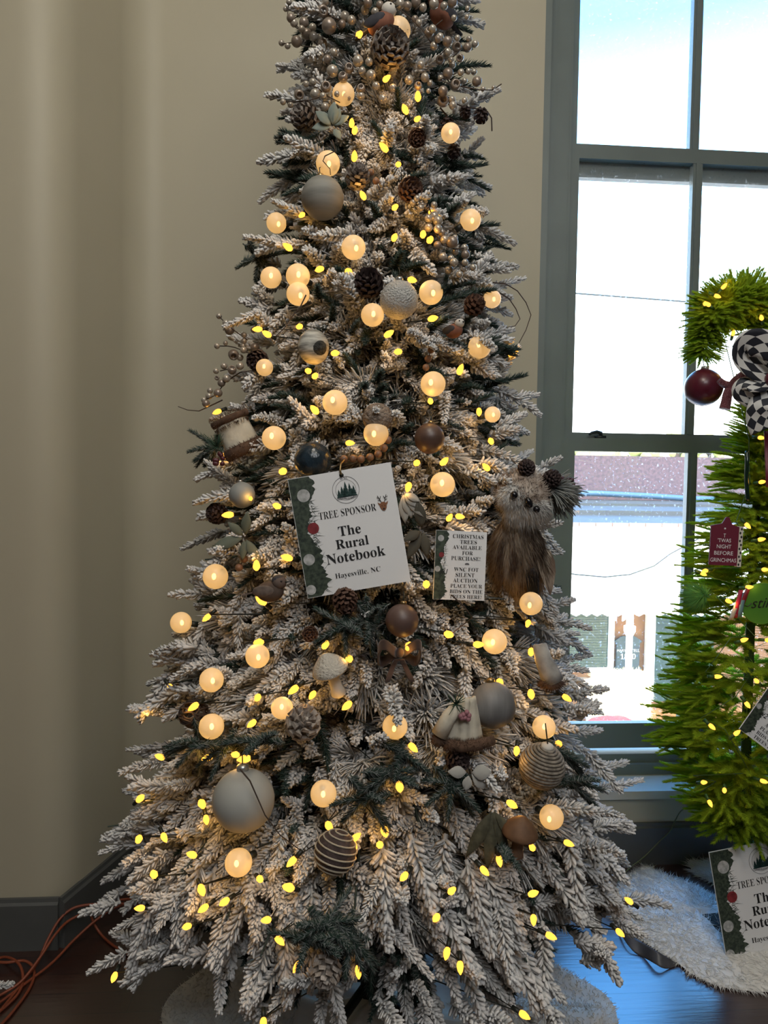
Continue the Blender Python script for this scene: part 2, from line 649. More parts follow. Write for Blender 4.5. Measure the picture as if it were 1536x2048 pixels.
# ------------------------------------------------------------------ across the street
M['white_paint'] = mat('sunlit_white_paint', (0.80, 0.76, 0.68), 0.6)
M['street'] = mat('pale_concrete', (0.55, 0.52, 0.47), 0.9, noise=0.2, scale=3)
M['brick_far'] = mat('weathered_brick', (0.10, 0.058, 0.062), 0.9, col2=(0.055, 0.035, 0.04), scale=14)
M['roof_metal'] = mat('grey_roof_sheet', (0.045, 0.046, 0.043), 0.6, noise=0.15, scale=2)
M['blue_pipe'] = mat('blue_gutter_paint', (0.035, 0.085, 0.14), 0.5)
M['siding'] = mat('orange_wood_siding', (0.26, 0.105, 0.020), 0.7, noise=0.25, scale=5)
M['teal'] = mat('dark_green_paint', (0.022, 0.05, 0.034), 0.6, noise=0.3, scale=4)
M['blind'] = mat('grey_blind_slats', (0.16, 0.18, 0.11), 0.7)
M['plaque'] = mat('slate_sign_paint', (0.05, 0.065, 0.06), 0.6)
M['hay'] = mat('straw', (0.80, 0.66, 0.36), 0.95, noise=0.15, scale=30)
M['red_cloth'] = mat('red_cloth', (0.40, 0.035, 0.03), 0.8)
M['leaf_far'] = mat('sunlit_leaves', (0.40, 0.40, 0.12), 0.9, noise=0.4, scale=3)

GZ = -4.0
struct('ground', MB().box((-40, 3.25, GZ - .2), (60, 90, GZ)), M['street'])
DY = 14.0
def D(px, py, y=DY):
    return P(px, py, y)
b = root('porch_building', (D(1250, 1400).x, DY, GZ), 'two storey shop front with white upper wall and orange wood porch', 'building')
xl, xr = 2.5, 11.0
zt = D(1250, 1228).z
zc = D(1250, 1053).z
put('siding', MB().box((xl, 15.6, GZ), (xr, 15.8, zt + .6)), M['siding'], b, False)
s = MB().box((xl, DY, zt), (xr, 15.6, zc))
for i in range(40):
    x = xl + .1 + i * .21
    s.slab([(x, DY - .02, zt + .005), (x + .105, DY - .02, zt - .045), (x + .2, DY - .02, zt + .005)], (0, .03, 0))
put('upper_wall', s, M['white_paint'], b, False)
s = MB()
for i in range(26):
    s.box((xl + i * .33, DY - .06, zc), (xl + i * .33 + .315, DY + .3, zc + .07))
put('coping', s, mat('brick_coping', (0.30, 0.19, 0.14), 0.9), b, False)
z0, z1, z2, z3 = zc + .07, D(1250, 1030, 15).z, D(1250, 1012, 17).z, D(1250, 1000, 19).z
s = MB().add([(xl, DY, z0), (xr, DY, z0), (xr, 15, z1), (xl, 15, z1), (xl, 17, z2), (xr, 17, z2), (xr, 19, z3), (xl, 19, z3)], [(0, 1, 2, 3), (3, 2, 5, 4), (4, 5, 6, 7)])
s.box((xl, 15, z1 - .02), (xr, 15.1, z1 + .09)).box((xl, 17, z2 - .02), (xr, 17.1, z2 + .06))
put('roof', s, M['roof_metal'], b, False)
put('parapet', MB().box((xl - 2, 19, z3 - 3), (6.3, 19.4, D(1200, 922, 19).z)).box((6.3 - 1.8, 19, z3), (14, 19.4, D(1250, 912, 19).z)), M['brick_far'], b, False)
put('gutter_pipe', MB().tube([D(1060, 985, 18.8), D(1200, 987, 18.8), D(1300, 992, 18.8), D(1376, 997, 18.8), D(1560, 1004, 18.8)], .075, 10), M['blue_pipe'], b)
# window with slatted blinds
def rect(x0, y0, x1, y1, y=15.58, t=.05):
    a, c = D(x0, y0, y), D(x1, y1, y)
    return MB().box((a.x, y - t, c.z), (c.x, y, a.z))
wf = rect(1110, 1215, 1224, 1342, t=.08)
fr = put('window_frame', wf, M['white_paint'], b, False)
put('window_pane', rect(1118, 1215, 1214, 1334, 15.49, .02), M['teal'], fr, False)
s = MB()
a0, a1 = D(1120, 1225, 15.44), D(1212, 1332, 15.44)
for i in range(34):
    z = a1.z + (a0.z - a1.z) * i / 33
    s.box((a0.x, 15.43, z), (a1.x, 15.45, z + .018))
put('blinds', s, M['blind'], fr, False)
put('door', rect(1300, 1215, 1420, 1400, 15.58, .08), M['teal'], b, False)
put('door_casing', rect(1291, 1215, 1302, 1400, 15.58, .12), M['white_paint'], b, False)
cx = D(1258, 1300, DY).x
zb = GZ
s = MB().lathe((cx, DY, zb), (0, 0, 1), [(.066, 0), (.066, D(0, 1274).z - zb), (.115, D(0, 1264).z - zb), (.115, D(0, 1253).z - zb), (.07, D(0, 1251).z - zb), (.07, zt - zb)], 16)
put('porch_column', s, M['white_paint'], b)
for sg in (-1, 1):
    k = MB()
    k.slab([(cx + sg * .06, DY + .5, zt), (cx + sg * .31, DY + .5, zt), (cx + sg * .27, DY + .5, zt - .07), (cx + sg * .19, DY + .5, zt - .12), (cx + sg * .11, DY + .5, zt - .22), (cx + sg * .06, DY + .5, zt - .25)], (0, .05, 0))
    put('bracket', k, M['white_paint'], b, False)
put('porch_floor', MB().box((xl, 12.75, GZ), (xr, 15.6, GZ + .12)), M['street'], b, False)

# sign plaque hung on the siding
pc = D(1256, 1310, 15.5)
pl = root('wall_plaque', pc, 'slate grey notched sign board on the orange siding behind the white column', 'sign')
hw, hh = .27, .33
o2 = [(-hw, -hh), (-hw * .5, -hh * 1.12), (hw * .5, -hh * 1.12), (hw, -hh), (hw * 1.15, -hh * .9), (hw * .95, -hh * .75), (hw * .95, hh * .75), (hw * 1.15, hh * .9), (hw, hh), (hw * .5, hh * 1.25), (-hw * .5, hh * 1.25), (-hw, hh), (-hw * 1.15, hh * .9), (-hw * .95, hh * .75), (-hw * .95, -hh * .75), (-hw * 1.15, -hh * .9)]
put('board', MB().slab([pc + Vector((x, 0, z)) for x, z in o2], (0, .04, 0)), M['plaque'], pl, False)
s = MB()
text_into(s, 'MARY', pc + Vector((-.15, -.006, .10)), (1, 0, 0), (0, 0, 1), .20, use_serif=False)
text_into(s, 'TELL', pc + Vector((.16, -.006, .10)), (1, 0, 0), (0, 0, 1), .19, use_serif=False)
text_into(s, '1890', pc + Vector((0, -.006, -.03)), (1, 0, 0), (0, 0, 1), .34, height=.12)
put('lettering', s, M['white_paint'], pl, False)

# straw bale, table, red cloth on the pavement side
h0, h1 = D(1199, 1355, 12.2), D(1304, 1452, 12.2)
s = MB()
nx, nz = 14, 12
def bale(x0, x1, y0, y1, zb_, zt_):
    q = MB().box((x0, y0, zb_), (x1, y1, zt_))
    pts, dr = [], []
    for _ in range(1500):
        u, v = rnd.random(), rnd.random()
        k = rnd.randrange(4)
        p = [(x0, y0 + u * (y1 - y0), zb_ + v * (zt_ - zb_)), (x1, y0 + u * (y1 - y0), zb_ + v * (zt_ - zb_)), (x0 + u * (x1 - x0), y0, zb_ + v * (zt_ - zb_)), (x0 + u * (x1 - x0), y0 + v * (y1 - y0), zt_)][k]
        nrm = [(-1, 0, 0), (1, 0, 0), (0, -1, 0), (0, 0, 1)][k]
        pts.append(p)
        dr.append(Vector(nrm) + Vector((rnd.uniform(-1, 1), rnd.uniform(-1, 1), rnd.uniform(-1, 1))))
    return q.strands(pts, dr, .09, .006)
o = put('straw_bale', bale(h0.x + .03, h1.x - .03, 12.2, 12.7, h1.z - .2, h0.z), M['hay'], None, False, loc=(h0.x, 12.2, h1.z - .2))
tag(o, 'square straw bale in sunlight in front of the white porch column', 'straw bale')
put('stand', MB().box((h0.x + .05, 12.25, GZ), (h1.x - .05, 12.65, h1.z - .2)), M['hay'], o, False)
tq = D(1170, 1368, 14.7)
t = root('porch_table', (tq.x, 14.7, GZ + .125), 'round pale wooden table on the porch left of the straw bale', 'table')
put('tabletop', MB().lathe((tq.x, 14.7, tq.z - .05), (0, 0, 1), [(.5, 0), (.52, .02), (.52, .05), (.5, .06)], 28), mat('pale_pine', (0.62, 0.42, 0.26), 0.6), t)
put('pedestal', MB().lathe((tq.x + .1, 14.7, GZ + .125), (0, 0, 1), [(.24, 0), (.22, .05), (.06, .12), (.05, tq.z - GZ - .245), (.1, tq.z - GZ - .175)], 16), M['white_paint'], t)
c = D(1232, 1442, 11.0)
s = MB().grid(lambda u, v: (c.x - .40 + .8 * u, 11.0 - .3 + .6 * v, c.z - .12 + .17 * math.sin(PI * u) * math.sin(PI * (.15 + .7 * v)) + .02 * math.sin(14 * u + 5 * v)), 16, 12)
o = put('red_cloth', s, M['red_cloth'], None, True, loc=(c.x, 11.0, c.z - .12), thick=.03)
tag(o, 'crumpled red cloth in front of the straw bale outside the window', 'cloth')
put('trestle', MB().box((c.x - 1.2, 10.7, GZ), (c.x + 1.8, 11.3, c.z - .12)), M['white_paint'], o, False)
# overhead wires
o = put('power_line', MB().tube([P(1040, 575, 9), P(1155, 587, 9), P(1380, 604, 9), P(1700, 640, 9)], .010, 6), M['wire'], None, loc=P(1155, 587, 9))
tag(o, 'thin dark power line crossing the sky in the middle pane', 'cable')
o = put('sagging_cable', MB().tube([P(x, y, 13) for x, y in ((1100, 1140), (1152, 1149), (1210, 1154), (1260, 1149), (1308, 1132), (1340, 1108), (1375, 1089), (1430, 1060))], .014, 6), M['wire'], None, loc=P(1210, 1154, 13))
tag(o, 'sagging grey cable in front of the white upper wall across the street', 'cable')
# trees beyond the parapet
def far_tree(px, py, y, r, h, label):
    c = P(px, py, y)
    t = root('street_tree', (c.x, y, GZ), label, 'tree')
    q = MB()
    for _ in range(40):
        v = Vector((rnd.gauss(0, 1), rnd.gauss(0, 1), rnd.gauss(0, 1))).normalized()
        q.ball((c.x + v.x * r * .8, y + v.y * r * .6, c.z - h * .4 + v.z * h * .45), r * rnd.uniform(.18, .36), 8, 6)
    put('crown', q, M['leaf_far'], t)
    put('trunk', MB().tube([(c.x, y, GZ), (c.x, y, c.z - h * .3)], .2, 8), M['bark'], t)
far_tree(1175, 893, 34, 1.6, 2.4, 'sunlit yellow green tree beyond the brick parapet at the left pane edge')
far_tree(1285, 902, 40, 1.3, 1.9, 'sunlit pale tree low beyond the brick parapet in the middle of the pane')
far_tree(1352, 874, 34, .75, 2.6, 'sunlit yellow tree beyond the parapet just left of the muntin')
far_tree(1416, 878, 37, .75, 2.4, 'sunlit olive tree beyond the parapet just right of the muntin')

# ------------------------------------------------------------------ needle sprays
def needles(B, Dv, L, Rr, flock, bend=None, thin=False):
    """many tapered needles at once: roots B, directions Dv"""
    N = len(B)
    Dv = Dv / np.linalg.norm(Dv, axis=1, keepdims=True)
    ref = np.where(np.abs(Dv[:, 2:3]) < 0.9, np.array([[0, 0, 1.0]]), np.array([[1.0, 0, 0]]))
    a = np.cross(Dv, ref)
    a /= np.linalg.norm(a, axis=1, keepdims=True)
    c = np.cross(Dv, a)
    L = L.reshape(-1, 1)
    Rr = Rr.reshape(-1, 1)
    if thin:                                          # plain three sided spikes
        V = np.zeros((N, 4, 3))
        for j in range(3):
            q = 2 * PI * j / 3
            V[:, j] = B + (a * math.cos(q) + c * math.sin(q)) * Rr * 1.15
        V[:, 3] = B + Dv * L
        F = (np.array([(0, 1, 3), (1, 2, 3), (2, 0, 3)])[None] + (np.arange(N) * 4)[:, None, None]).reshape(-1, 3)
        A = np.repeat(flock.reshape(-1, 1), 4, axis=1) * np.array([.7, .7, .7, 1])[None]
        return V.reshape(-1, 3), F, A.reshape(-1)
    V = np.zeros((N, 10, 3))
    lev, rad = (0.0, 0.62, 0.93), (0.62, 1.0, 0.72)
    for k in range(3):
        off = Dv * L * lev[k]
        if bend is not None:
            off = off + bend * L * lev[k] ** 2
        for j in range(3):
            q = 2 * PI * j / 3
            V[:, k * 3 + j] = B + off + (a * math.cos(q) + c * math.sin(q)) * Rr * rad[k]
    V[:, 9] = B + Dv * L + (bend * L if bend is not None else 0)
    f = []
    for k in range(2):
        for j in range(3):
            j2 = (j + 1) % 3
            f += [(k * 3 + j, k * 3 + j2, k * 3 + 3 + j2), (k * 3 + j, k * 3 + 3 + j2, k * 3 + 3 + j)]
    for j in range(3):
        f.append((6 + j, 6 + (j + 1) % 3, 9))
    F = (np.array(f)[None] + (np.arange(N) * 10)[:, None, None]).reshape(-1, 3)
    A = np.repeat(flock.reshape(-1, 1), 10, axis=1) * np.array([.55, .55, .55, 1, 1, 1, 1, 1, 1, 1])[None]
    return V.reshape(-1, 3), F, A.reshape(-1)

def stem_curve(t, L, droop):
    return np.stack([t * L, np.zeros_like(t), -droop * L * t * t], 1)

def stem_tube(L, droop, r, fl):
    t = np.linspace(0, .97, 6)
    c = stem_curve(t, L, droop)
    V, F = [], []
    for i, p in enumerate(c):
        for j in range(4):
            q = PI / 2 * j
            V.append((p[0], p[1] + r * (1 - .5 * t[i]) * math.cos(q), p[2] + r * (1 - .5 * t[i]) * math.sin(q)))
    for i in range(5):
        for j in range(4):
            j2 = (j + 1) % 4
            F += [(i * 4 + j, i * 4 + j2, i * 4 + 4 + j2), (i * 4 + j, i * 4 + 4 + j2, i * 4 + 4 + j)]
    return np.array(V), np.array(F), np.full(len(V), fl)

def cat_arrays(parts):
    V, F, A, n = [], [], [], 0
    for v, f, a in parts:
        V.append(v)
        F.append((f + n).astype(np.int32))
        A.append(a)
        n += len(v)
    return np.concatenate(V).astype(np.float32), np.concatenate(F).astype(np.int32), np.concatenate(A).astype(np.float32)

def spruce(L, N, ln, r, ang0, ang1, flock, droop=.12, flat=.75, thin=False):
    t = np.sort(rng.uniform(.04, 1, N))
    az = np.arange(N) * 2.39996 + rng.uniform(-.4, .4, N)
    ang = np.radians(ang0 + (ang1 - ang0) * t + rng.uniform(-8, 8, N))
    y, z = np.cos(az), np.sin(az) * flat + .12
    Dv = np.stack([np.cos(ang), np.sin(ang) * y, np.sin(ang) * z - droop * t], 1)
    fl = np.clip(flock + rng.uniform(-.25, .2, N), 0, 1)
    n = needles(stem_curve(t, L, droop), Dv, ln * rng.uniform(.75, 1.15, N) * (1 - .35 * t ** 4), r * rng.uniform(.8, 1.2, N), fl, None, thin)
    return cat_arrays([n, stem_tube(L, droop, r * 1.3, flock * .7)])

def longneedle(L, N, ln, r, flock, droop=.15):
    t = rng.uniform(.0, .55, N)
    az = rng.uniform(0, 2 * PI, N)
    ang = np.radians(rng.uniform(6, 62, N))
    Dv = np.stack([np.cos(ang), np.sin(ang) * np.cos(az), np.sin(ang) * np.sin(az) * .8], 1)
    fl = np.clip(flock + rng.uniform(-.3, .2, N), 0, 1)
    bend = np.tile(np.array([[.05, 0, -.14]]), (N, 1))
    n = needles(stem_curve(t, L * .5, droop), Dv, ln * rng.uniform(.7, 1.1, N), r * rng.uniform(.8, 1.2, N), fl, bend)
    return cat_arrays([n, stem_tube(L * .5, droop, r * 1.6, flock * .4)])

SPR = [spruce(rng.uniform(.12, .15), 112, .0255, .0037, 58, 24, .95, rng.uniform(-.05, .28), flat=rng.uniform(.7, 1.0)) for _ in range(7)]
SPS = [spruce(rng.uniform(.07, .10), 74, .0245, .0042, 62, 22, 1.0, rng.uniform(-.1, .2), flat=1.0) for _ in range(5)]
PIN = [longneedle(.12, 105, .086, .0024, .95) for _ in range(6)]
GRN = [spruce(.15, 230, .024, .0017, 62, 28, .0, rng.uniform(.05, .25), thin=True) for _ in range(4)]
CED = [spruce(.13, 300, .019, .0015, 60, 32, .12, rng.uniform(.0, .2), flat=.9, thin=True) for _ in range(3)]
LIM = [spruce(.135, 170, .024, .0012, 58, 30, .5, rng.uniform(.0, .12), flat=.45, thin=True) for _ in range(6)]

def frame_of(d, up):
    d = np.array(d, float)
    d /= np.linalg.norm(d)
    up = np.array(up, float)
    s = np.cross(up, d)
    if np.linalg.norm(s) < 1e-4:
        s = np.cross(np.array([1.0, 0, 0]), d)
    s /= np.linalg.norm(s)
    return np.stack([d, s, np.cross(d, s)], 1)

def inst(sp, o, d, up, k=1.0):
    v, f, a = sp
    return ((v * k) @ frame_of(d, up).T + np.array(o)[None]).astype(np.float32), f, a

def np_mesh(name, V, F, A):
    me = bpy.data.meshes.new(name)
    me.vertices.add(len(V))
    me.vertices.foreach_set('co', V.astype(np.float32).ravel())
    me.loops.add(len(F) * 3)
    me.loops.foreach_set('vertex_index', F.astype(np.int32).ravel())
    me.polygons.add(len(F))
    me.polygons.foreach_set('loop_start', np.arange(0, len(F) * 3, 3, dtype=np.int32))
    me.polygons.foreach_set('use_smooth', np.ones(len(F), dtype=bool))
    at = me.attributes.new('flock', 'FLOAT', 'POINT')
    at.data.foreach_set('value', A.astype(np.float32))
    me.update()
    return me

# ------------------------------------------------------------------ the flocked tree: its outline, used to hang things on its surface
AX, AY = 0.125, 1.92
PROF = [(0.20, .665), (.46, .69), (.66, .645), (.86, .57), (1.11, .505), (1.37, .425), (1.64, .372), (1.90, .318), (2.16, .255), (2.43, .195), (2.69, .165), (2.95, .12), (3.15, .03)]
def rad(z):
    if z <= PROF[0][0]:
        return PROF[0][1]
    for (a, ra), (b_, rb) in zip(PROF, PROF[1:]):
        if z <= b_:
            return ra + (rb - ra) * (z - a) / (b_ - a)
    return 0.0

def SF(px, py, k=1.0):
    """point where the sight line through a pixel meets the tree's outer surface (k scales the radius); on the rim it falls back to the axis plane"""
    d = ray(px, py)
    best, bp = 1e9, None
    t = .6
    while t < 3.0:
        p = CAM + d * t
        q = math.hypot(p.x - AX, p.y - AY)
        g = q - rad(p.z) * k
        if g <= 0:
            return p
        if g < best:
            best, bp = g, p
        t += .004
    return bp

def outward(p):
    v = Vector((p.x - AX, p.y - AY, 0))
    return v.normalized() if v.length > 1e-5 else Vector((0, -1, 0))
def pxr(p, r):
    """metres spanned by r pixels at the distance of p"""
    return r * (ROT.transposed() @ (p - CAM)).z / -FPX
def toward(p, m):
    """a little nearer the viewer's side of the tree"""
    return p + (CAM - p).normalized() * m
KEEP = []            # things on the tree that branches must leave visible: (centre, radius in metres)

# ------------------------------------------------------------------ lights wound through the tree
GLOBES = [(796, 61, 25), (687, 188, 22), (901, 266, 19), (656, 327, 24), (553, 446, 20), (941, 440, 21), (707, 495, 24), (542, 555, 21), (596, 552, 24), (596, 588, 23), (862, 585, 24),
          (745, 630, 23), (984, 598, 18), (959, 694, 23), (866, 768, 25), (670, 805, 25), (548, 876, 24), (752, 867, 25), (529, 735, 17), (985, 829, 16), (885, 969, 25), (1062, 1207, 22),
          (431, 1153, 25), (362, 1245, 21), (515, 1312, 24), (423, 1360, 24), (564, 1416, 22), (423, 1453, 25), (647, 1587, 26), (989, 1283, 25), (790, 1453, 25), (1088, 1454, 23),
          (1103, 1634, 24), (477, 1725, 27)]
MINI = '''715 73 767 162 836 201 814 227 830 241 703 254 708 267 775 303 708 322 799 328 730 399 786 418 608 427 858 423 845 474 583 499 646 536 701 545 786 481 817 558 857 639 603 652
769 673 802 703 664 707 620 743 627 755 1016 711 917 749 862 806 635 826 442 821 692 886 980 878 857 484 524 658 541 672 457 905 570 941 499 998 560 1014 467 1029 584 1118 513 1139
531 1208 421 1229 836 924 819 966 882 929 978 940 912 1032 895 1041 853 1165 1058 1241 958 817 525 1284 653 1283 701 1317 337 1369 296 1412 396 1407 630 1383 596 1372 518 1391 511 1441
702 1404 328 1517 425 1512 501 1516 477 1510 401 1602 411 1631 275 1602 325 1667 280 1673 654 1645 706 1683 758 1690 891 1267 948 1289 820 1287 1063 1298 997 1362 1061 1381 1125 1390
818 1487 1119 1489 1034 1494 798 1565 767 1654 704 1680 1015 1603 392 1712 310 1753 517 1755 592 1714 400 1771 416 1810 457 1798 586 1777 289 1816 381 1851 541 1839 551 1872
601 1923 717 1929 232 1945 527 2035 814 1746 962 1734 997 1710 1067 1699 898 1786 1057 1790 1067 1830 1091 1867 920 1922 1039 2024 1265 1807 1233 1859 1128 1683 896 1895 877 1830'''.split()
MINI = [(int(MINI[i]), int(MINI[i + 1])) for i in range(0, len(MINI), 2)]

def strand_path(pts, k):
    """cord that winds down the tree from light to light, tucked in behind the tips"""
    pts = sorted(pts, key=lambda p: -p.z)
    out = []
    for a, c in zip(pts, pts[1:]):
        ta, tc = math.atan2(a.y - AY, a.x - AX), math.atan2(c.y - AY, c.x - AX)
        ra, rc = math.hypot(a.x - AX, a.y - AY), math.hypot(c.x - AX, c.y - AY)
        for i in range(4):
            s = i / 4
            dip = 1 - (1 - k) * math.sin(PI * s) ** .5 if i else 1.0
            r, t = (ra + (rc - ra) * s) * dip, ta + (tc - ta) * s
            out.append(Vector((AX + r * math.cos(t), AY + r * math.sin(t), a.z + (c.z - a.z) * s)))
    out.append(pts[-1])
    return out

mini_root = root('mini_light_string', (AX, AY, 1.2), 'string of small warm faceted bulbs wound through the white flocked tree', 'string lights')
globe_root = root('globe_light_string', (AX, AY, 1.3), 'string of frosted round glowing globe bulbs wound through the white flocked tree', 'string lights')
def glow_of(parent, at, watts):
    """the light one small bulb throws on the needles round it"""
    d_ = bpy.data.lights.get('bulb_light') or bpy.data.lights.new('bulb_light', 'POINT')
    d_.energy = watts
    d_.color = (1.0, 0.50, 0.10)
    d_.shadow_soft_size = .008
    l_ = bpy.data.objects.new('bulb_light', d_)
    COL.objects.link(l_)
    l_.parent = parent
    l_.location = at - parent.location
bulb_me = MB().lathe((0, 0, 0), (0, 0, 1), [(.0038, 0), (.0062, .005), (.0066, .010), (.0048, .017), (.0012, .0225)], 7).mesh('bulb', False)
bulb_me.materials.append(M['bulb'])
mini_pts, sockets, more = [], MB(), MB()
for i, (px, py) in enumerate(MINI):
    p = SF(px, py, .985)
    mini_pts.append(p)
    d = (outward(p) * rnd.uniform(.2, 1) + Vector((rnd.uniform(-1, 1), rnd.uniform(-1, .2), rnd.uniform(-.9, .9)))).normalized()
    q = d.to_track_quat('Z', 'Y')
    k = rnd.uniform(.95, 1.25)
    sockets.tube([p - d * .016, p + d * .001], .0046, 6)
    if i < 100:
        o = bpy.data.objects.new('bulb', bulb_me)
        COL.objects.link(o)
        o.parent = mini_root
        o.location = p - mini_root.location
        o.rotation_euler = q.to_euler()
        o.scale = (k, k, k)
        glow_of(mini_root, p + d * .030, .032)
    else:
        more.lathe(p, d, [(.0038, 0), (.0062, .005), (.0066, .010), (.0048, .017), (.0012, .0225)], 7)
    KEEP.append((p + d * .01, .011))
o = put('bulb', more, M['bulb'], mini_root, False)
o['kind'] = 'stuff'
put('cord', sockets.tube(strand_path(mini_pts, .62), .0014, 5), M['wire'], mini_root)
gl_me = MB().ball((0, 0, 0), 1.0, 24, 16).mesh('globe_bulb')
gl_me.materials.append(M['globe'])
gpts, gs = [], MB()
fil_me = MB().ball((0, 0, 0), (.17, .15, .26), 8, 6).mesh('lamp')
fil_me.materials.append(M['filament'])
for px, py, r in GLOBES:
    p = SF(px, py, 1.0)
    R = pxr(p, r)
    p = toward(p, R * .3 if px != 1062 else .075)
    gpts.append(p)
    o = bpy.data.objects.new('globe_bulb', gl_me)
    COL.objects.link(o)
    o.parent = globe_root
    o.location = p - globe_root.location
    o.scale = (R, R, R)
    f_ = bpy.data.objects.new('lamp', fil_me)
    COL.objects.link(f_)
    f_.parent = o
    f_.location = (rnd.uniform(-.25, .25), -.1, rnd.uniform(-.15, .2))
    v = (-outward(p) + Vector((rnd.uniform(-.5, .5), rnd.uniform(-.5, .5), rnd.uniform(-.5, .5)))).normalized()
    gs.tube([p + v * R * .96, p + v * (R + .016)], .007, 8)
    KEEP.append((p, R))
put('cord', gs.tube(strand_path([p - outward(p) * .06 for p in gpts], .6), .0018, 5), M['wire'], globe_root)

# ------------------------------------------------------------------ ornaments hung on the tree
def ball_orn(name, px, py, r, material, label, cap='gold', k=1.0, squash=1.0, cat='ornament', axis=None, pull=.5):
    p = SF(px, py, k)
    R = pxr(p, r)
    p = toward(p, R * pull)
    axis = Vector(axis or (rnd.uniform(-.2, .2), rnd.uniform(-.1, .3), 1)).normalized()
    A = axis.to_track_quat('Z', 'Y').to_matrix()
    o = put(name, MB().ball(p, (R, R, R * squash), 36, 24, A), material, None, loc=p)
    tag(o, label, cat)
    if cap:
        put('cap', MB().lathe(p + axis * R * squash * .96, axis, [(R * .2, 0), (R * .2, R * .14), (R * .15, R * .2), (R * .05, R * .22)], 14), M[cap], o)
        put('hook', MB().tube([p + axis * (R * squash + R * .14), p + axis * (R * squash + R * .5), p + axis * (R * squash + R * .7) - outward(p) * R * .3], .0012, 5), M['wire'], o)
    KEEP.append((p, R * .92))
    return o

wood_grey = mat('grey_washed_wood', (0.24, 0.235, 0.21), 0.7, noise=0.28, scale=9, stretch=(1, 1, 7))
ball_orn('wooden_ball', 645, 396, 42, wood_grey, 'grey washed wooden ball near the top left under a glowing globe')
ball_orn('glitter_ball', 798, 600, 38, mat('white_glitter', (0.56, 0.55, 0.52), 0.45, bump=0.9, scale=260, noise=.2), 'sparkling white glass ball above the middle of the tree', 'silver')
ball_orn('wooden_ball', 859, 877, 30, mat('brown_wood', (0.105, 0.058, 0.042), 0.4, noise=0.3, scale=10, stretch=(1, 1, 6)), 'chocolate brown ball to the right above the large sponsor card', squash=1.02)
ball_orn('glass_ball', 626, 922, 37, mat('dark_teal_crackle', (0.018, 0.032, 0.045), 0.22, noise=.4, scale=60, bump=.35), 'dark blue green crackled glass ball touching the top of the large sponsor card', 'silver')
ball_orn('wooden_ball', 804, 1241, 33, mat('cocoa_wood', (0.115, 0.068, 0.055), 0.45, noise=0.15, scale=12), 'matte cocoa brown ball just below the large sponsor card')
ball_orn('wooden_ball', 986, 1410, 45, mat('slate_wood', (0.20, 0.195, 0.19), 0.55, noise=0.35, scale=8, stretch=(6, 1, 1)), 'slate grey streaked wooden ball beside the cream fur trimmed coat ornament')
ball_orn('frosted_ball', 487, 1600, 61, mat('matte_grey_glaze', (0.36, 0.36, 0.33), 0.6, noise=.05, scale=8), 'very large matte grey ball low on the left, the biggest on the tree', 'silver', pull=.35)
ball_orn('frosted_ball', 484, 990, 26, mat('dull_grey_glaze', (0.25, 0.26, 0.25), 0.6), 'small dull grey ball half hidden left of the large sponsor card', 'silver')
ball_orn('fuzzy_ball', 755, 836, 30, mat('brown_frosted_fuzz', (0.30, 0.235, 0.185), 0.9, bump=1.0, scale=160, noise=.4), 'brown frosted fuzzy ball behind the globe above the bead garland', None, pull=.1)
o = ball_orn('birch_ball', 627, 694, 31, mat('birch_bark', (0.52, 0.50, 0.44), 0.7, noise=0.7, scale=22, stretch=(1, 1, 5)), 'white birch bark ball with a dark mossy opening on the left', None, squash=1.12)
p0 = Vector(o.location)
R = pxr(p0, 31)
dirv = ((CAM - p0).normalized() + Vector((.55, 0, -.1))).normalized()
put('opening', MB().ball(p0 + dirv * R * .52, R * .62, 16, 10), mat('dark_moss', (0.045, 0.045, 0.04), 0.95, noise=.6, scale=160, bump=1.0), o)

def wound_ball(px, py, r, axis, c1, c2, label, nm='twine_ball', gap=.0):
    p = SF(px, py, 1.0)
    R = pxr(p, r)
    p = toward(p, R * .5)
    axis = Vector(axis).normalized()
    A = axis.to_track_quat('Z', 'Y').to_matrix()
    o = put(nm, MB().ball(p, R * .95, 32, 20, A), c1, None, loc=p)
    tag(o, label, 'ornament')
    turns = 9 if gap else 17
    s = MB()
    pts = []
    n = turns * 26
    for i in range(n + 1):
        t = i / n
        th = PI * (.06 + .88 * t)
        ph = 2 * PI * turns * t
        wob = 1 + .012 * math.sin(ph * 1.7)
        pts.append(p + A @ Vector((R * .97 * wob * math.sin(th) * math.cos(ph), R * .97 * wob * math.sin(th) * math.sin(ph), R * .97 * math.cos(th))))
    s.tube(pts, R * (.045 if gap else .07), 5)
    put('twine', s, c2, o)
    KEEP.append((p, R * .92))
    return o, p, R, axis
jute = mat('grey_jute', (0.27, 0.235, 0.19), 0.95, noise=0.45, scale=90, bump=.5)
o, p, R, ax_ = wound_ball(1084, 1532, 44, (.15, -.25, 1), mat('jute_core', (0.16, 0.13, 0.10), 0.9), jute, 'grey twine wrapped ball with a pale cap low at the right edge')
put('cap', MB().lathe(p + ax_ * R * .93, ax_, [(R * .30, 0), (R * .27, R * .16), (R * .10, R * .22)], 14), mat('pale_cap', (.55, .52, .46), .6), o)
put('hook', MB().tube([p + ax_ * R * 1.1, p + ax_ * R * 1.7 + Vector((-.012, 0, .02))], .0014, 5), M['wire'], o)
wound_ball(671, 1704, 43, (.25, .1, 1), mat('dark_yarn', (0.075, 0.05, 0.045), 0.95, noise=.4, scale=70, bump=.5), mat('cream_yarn', (0.42, 0.36, 0.27), 0.95, bump=.4, scale=120), 'brown ball striped with cream yarn low in the middle', 'striped_yarn_ball', 1.0)
